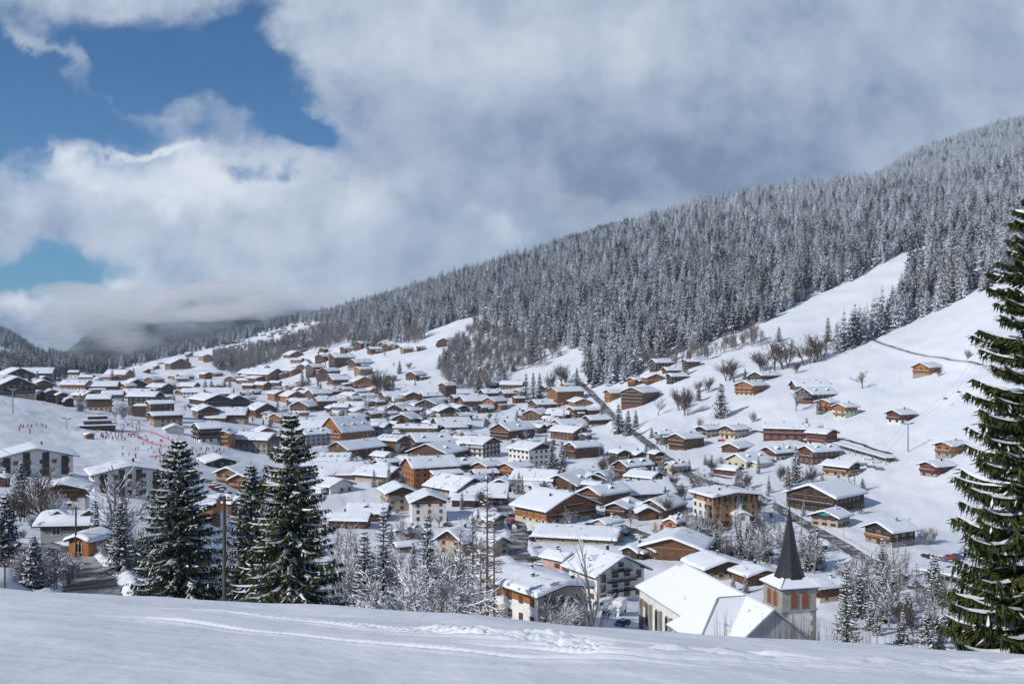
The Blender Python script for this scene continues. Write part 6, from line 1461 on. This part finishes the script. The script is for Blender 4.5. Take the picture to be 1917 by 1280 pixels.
wire((pa2.x, pa2.y, zt2-0.1), (-75, 130, zt2+4.0), 1.0, 'wire', 'thin wire from the lane pole out past the left edge')
wire((pa1.x-0.4, pa1.y, zt1-0.2), (-52, 95, zt1+2.0), 1.4, 'wire', 'thin wire crossing before the white apartment blocks')
def pylon(px, by, top, label, arm=3.2, r=0.38, rz=0.5, name='lift_pylon'):
    p = at(px, by); h_ = (HZ-top)/F*p.y-p.z; o = empty(name, p, rz, label=label, cat='lift pylon'); b_ = MB(); b_.tube((0, 0, -1), (0, 0, h_), r, r*0.6, 10); b_.obj('mast', [MAT['steel']], o)
    b_ = MB(); b_.box(-arm, arm, -0.15, 0.15, h_-0.5, h_-0.15); b_.obj('cross_arm', [MAT['steel']], o)
    for sg in (-1, 1):
        m2 = MB(); m2.box(sg*arm-0.12, sg*arm+0.12, -1.3, 1.3, h_-0.2, h_+0.15)
        for k in range(5): m2.tube((sg*arm-0.1, -1.1+0.55*k, h_+0.1), (sg*arm+0.1, -1.1+0.55*k, h_+0.1), 0.2, 0.2, 8)
        m2.obj('sheave_train', [MAT['steel']], o)
    Rm = Matrix.Rotation(rz, 3, 'Z'); return [p+Rm @ Vector((sg*arm, 0, h_+0.3)) for sg in (-1, 1)]
q1_ = pylon(1700, 846, 792, 'tall steel chairlift pylon on the right snow slope')
q2_ = pylon(1840, 683, 655, 'small steel lift pylon near the end of the farm track', r=0.3)
q0_ = pylon(1600, 925, 885, 'steel lift pylon behind the dark hall', r=0.3)
q3_ = pylon(24, 773, 728, 'steel lift pylon on the left piste before the dark chalets', rz=-0.6)
q4_ = pylon(125, 803, 783, 'low steel lift pylon between the row of skiers and the lift station', rz=-0.6, r=0.3)
for k in (0, 1):
    s_ = ('left', 'right')[k]
    wire(q1_[k], q2_[k], 6, 'lift_cable', 'upper chairlift cable on the right slope, %s strand' % s_, 'lift cable', 0.035, 24)
    wire(q0_[k], q1_[k], 3, 'lift_cable', 'lower chairlift cable behind the dark hall, %s strand' % s_, 'lift cable', 0.035, 16)
    wire(q3_[k], q4_[k], 2, 'lift_cable', 'chairlift cable over the left piste, %s strand' % s_, 'lift cable', 0.035, 16)
for i, (k, t) in enumerate(((0, 0.50), (1, 0.58))):
    q = q1_[k].lerp(q2_[k], t); q.z -= 6*4*t*(1-t)
    o = empty('lift_chair', q, 0.5, label='empty lift chair hanging over the right slope, %s one of two' % ('left', 'right')[i], cat='lift chair')
    b_ = MB(); b_.tube((0, 0, 0), (0, 0, -2.6), 0.06, 0.06, 6); b_.obj('hanger', [MAT['steel']], o)
    b_ = MB(); b_.box(-1.4, 1.4, -0.3, 0.35, -3.25, -3.05); b_.box(-1.4, 1.4, 0.25, 0.35, -3.1, -2.4); b_.obj('seat', [MAT['iron']], o)
    b_ = MB(); b_.box(-1.45, -1.37, -0.45, 0.35, -3.2, -2.6); b_.box(1.37, 1.45, -0.45, 0.35, -3.2, -2.6); b_.box(-1.4, 1.4, -0.05, 0.05, -2.65, -2.58); b_.obj('frame', [MAT['steel']], o)
b_ = MB(); b_.tube((0, 0, -0.3), (0, 0, 6.6), 0.07, 0.05, 8); lpost = b_.mesh('post', MAT['iron'])
b_ = MB(); b_.box(-0.12, 0.12, -0.8, 0.1, 6.55, 6.68); lhead = b_.mesh('lamp_head', MAT['iron'])
for i, (x, y) in enumerate(((1580, 1010), (1640, 1130), (1620, 1165), (1765, 1175), (1440, 955), (1240, 1012), (1150, 985), (1320, 905), (1230, 850), (985, 985), (1702, 1005), (1545, 990), (206, 962), (1545, 725), (1685, 715), (1830, 1120))):
    p = at(x, y); o = empty('street_lamp', p, i*0.7, cat='street lamp'); link('post', lpost, o); link('lamp_head', lhead, o); TREES.append((o, x, y-15, 30, 'thin dark street lamp'))
# flags and shop colours at the sports hut
mat('banner_yellow', (0.75, 0.5, 0.03), 0.7); mat('banner_red', (0.6, 0.05, 0.03), 0.7); mat('mural_blue', (0.03, 0.22, 0.35), 0.6, (0.10, 0.45, 0.55), 0.8)
for i, (x, y, c) in enumerate(((1224, 1000, 'yellow'), (1236, 1004, 'red'), (462, 790, 'red'), (472, 792, 'red'), (618, 833, 'yellow'))):
    p = at(x, y); o = empty('banner', p, 0.2*i, label='%s banner flag %s' % (c, ('left of the orange sports hut', 'right beside the yellow banner at the sports hut', 'on the terrace of the brown and orange chalet, left one', 'on the terrace of the brown and orange chalet, right one', 'below the steep gabled hotel')[i]), cat='banner')
    b_ = MB(); b_.tube((0, 0, -0.2), (0, 0, 4.2), 0.05, 0.04, 6); b_.obj('pole', [MAT['steel']], o); b_ = MB(); b_.box(0.05, 1.0, -0.02, 0.02, 0.9, 4.1); b_.obj('flag', [MAT['banner_'+c]], o)
for h in HOUSES:
    if h['label'] and 'turquoise mural' in h['label']:
        b_ = MB(); zz = 4.6; b_.poly([(-3.4, 0, zz), (3.2, 0, zz), (2.6, 0, zz+1.5), (0.4, 0, zz+2.0), (-2.4, 0, zz+1.4)]); q = b_.obj('mural', [MAT['mural_blue']], h['o']); q.location = (0, -h['r']*0.80-0.35, 0); h['mural'] = q

# ------------------------------------------------------------------ labels that single each house and tree out
LM = [('the church', 1300, 1110), ('the box shaped timber hotel', 1357, 950), ('the two white hotels', 945, 850), ('the steep gabled hotel', 648, 800), ('the lift station', 183, 795),
      ('the lone dark barn', 842, 645), ('the steel lift pylon', 1700, 820), ('the pink hall', 622, 865), ('the large timber hotel', 1040, 960), ('the dark timber hall', 1545, 940),
      ('the dark balconied hotel', 1199, 745), ('the tallest spruce', 545, 960), ('the white striped block', 236, 910), ('the left skiing pylon', 24, 745), ('the grey barn', 714, 890), ('the stepped apartments', 1194, 855)]
ORD = ['nearest', 'second nearest', 'third nearest', 'fourth nearest', 'fifth nearest', 'sixth nearest', 'seventh nearest', 'eighth nearest', 'ninth nearest', 'tenth nearest'] + ['%dth nearest' % k for k in range(11, 60)]
def relate(items):
    """items: (object, px, py, description) -> label: description plus rank beside the closest landmark"""
    bins = {}
    for it in items:
        o, x, y, d = it; lm = min(LM, key=lambda q: math.hypot(q[1]-x, 1.6*(q[2]-y))); dx, dy = x-lm[1], 2.2*(y-lm[2])
        side = ('right of' if dx > 0 else 'left of') if abs(dx) > abs(dy) else ('behind' if dy < 0 else 'in front of')
        bins.setdefault((d, lm[0], side), []).append((math.hypot(dx, dy), o))
    for (d, l, side), lst in bins.items():
        lst.sort(key=lambda q: q[0])
        for k, (_, o) in enumerate(lst):
            o['label'] = ('%s %s %s' % (d, side, l)) if len(lst) == 1 else '%s, %s %s %s' % (d, ORD[k], side, l)
relate([(h['o'], h['px'], h['py'], h['size']+' '+h['dsc']) for h in HOUSES if not h['label']])
for h in HOUSES:
    if h['label']: h['o']['label'] = h['label']
    h['o']['group'] = 'snow covered houses of the village'
relate([(t[0], t[1], t[2], ('tall ' if t[3] > 62 and not t[4].startswith('tall') else '')+t[4]) for t in TREES]); relate([(c[0], c[1], c[2], c[4]) for c in CARS])
for c in CARS: c[0]['group'] = 'cars parked about the village'

# ------------------------------------------------------------------ air: haze over the valley, cloud banks on the far mountains
def volume_mat(name, col, dens, aniso=0.3):
    m_ = bpy.data.materials.new(name); m_.use_nodes = True; t = m_.node_tree; t.nodes.clear(); v = t.nodes.new('ShaderNodeVolumePrincipled'); v.inputs['Color'].default_value = tuple(col)+(1,); v.inputs['Density'].default_value = dens; v.inputs['Anisotropy'].default_value = aniso
    o_ = t.nodes.new('ShaderNodeOutputMaterial'); t.links.new(v.outputs[0], o_.inputs['Volume']); m_.volume_intersection_method = 'FAST' if hasattr(m_, 'volume_intersection_method') else None
    return m_
b_ = MB(); b_.box(-5200, 5200, -80, 6350, -760, 760); hz = b_.obj('haze', [volume_mat('haze', (0.74, 0.86, 1.0), 0.000050)]); tag(hz, 'thin blue air haze over the valley', kind='stuff')
# cloud banks: soft lumpy closed shapes
def bank(px, py, D, rx, ry, rz, dens, seed, label):
    bm = bmesh.new(); bmesh.ops.create_icosphere(bm, subdivisions=4, radius=1.0)
    for v in bm.verts:
        n_ = mnoise.fractal(v.co*1.6+Vector((seed*9.1, 0, 0)), 1.0, 2.0, 4); v.co *= 1+0.42*n_
    me = bpy.data.meshes.new('cloud_bank'); bm.to_mesh(me); bm.free(); me.polygons.foreach_set('use_smooth', [True]*len(me.polygons)); me.materials.append(volume_mat('cloud_bank', (1, 1, 1), dens, 0.2))
    o = link('cloud_bank', me); o.location = ((px-CX)/F*D, D, (HZ-py)/F*D); o.scale = (rx/F*D, ry, rz/F*D); tag(o, label, kind='stuff')
br_ = random.Random(77); BK = []
for cx_, cy_, D_, rx_, ry_, n_, k_ in ((190, 590, 5000, 60, 10, 7, 0.0016), (500, 575, 3900, 70, 8, 6, 0.0020), (420, 572, 3950, 100, 12, 8, 0.0022), (300, 585, 3950, 80, 14, 7, 0.0018), (380, 560, 4300, 120, 14, 8, 0.0022), (250, 572, 4500, 60, 12, 5, 0.0020), (300, 555, 4600, 190, 26, 9, 0.0015), (200, 600, 4900, 90, 26, 6, 0.0010), (70, 615, 4700, 130, 24, 7, 0.0009), (470, 572, 4200, 110, 14, 6, 0.0011), (330, 610, 4000, 90, 18, 5, 0.0008), (110, 650, 4600, 80, 18, 4, 0.0008), (230, 640, 4100, 50, 16, 4, 0.0007), (1190, 395, 3950, 130, 14, 4, 0.0009), (620, 555, 4500, 90, 12, 3, 0.0009)):
    for _ in range(n_):
        BK.append((cx_+br_.gauss(0, rx_*0.6), cy_+br_.gauss(0, ry_*0.6), D_+br_.uniform(-300, 300), br_.uniform(30, 75), br_.uniform(90, 260), br_.uniform(12, 28), k_*br_.uniform(0.8, 1.6)))
for i, a in enumerate(BK): bank(*a, i, 'soft grey cloud bank hanging on the far mountains')
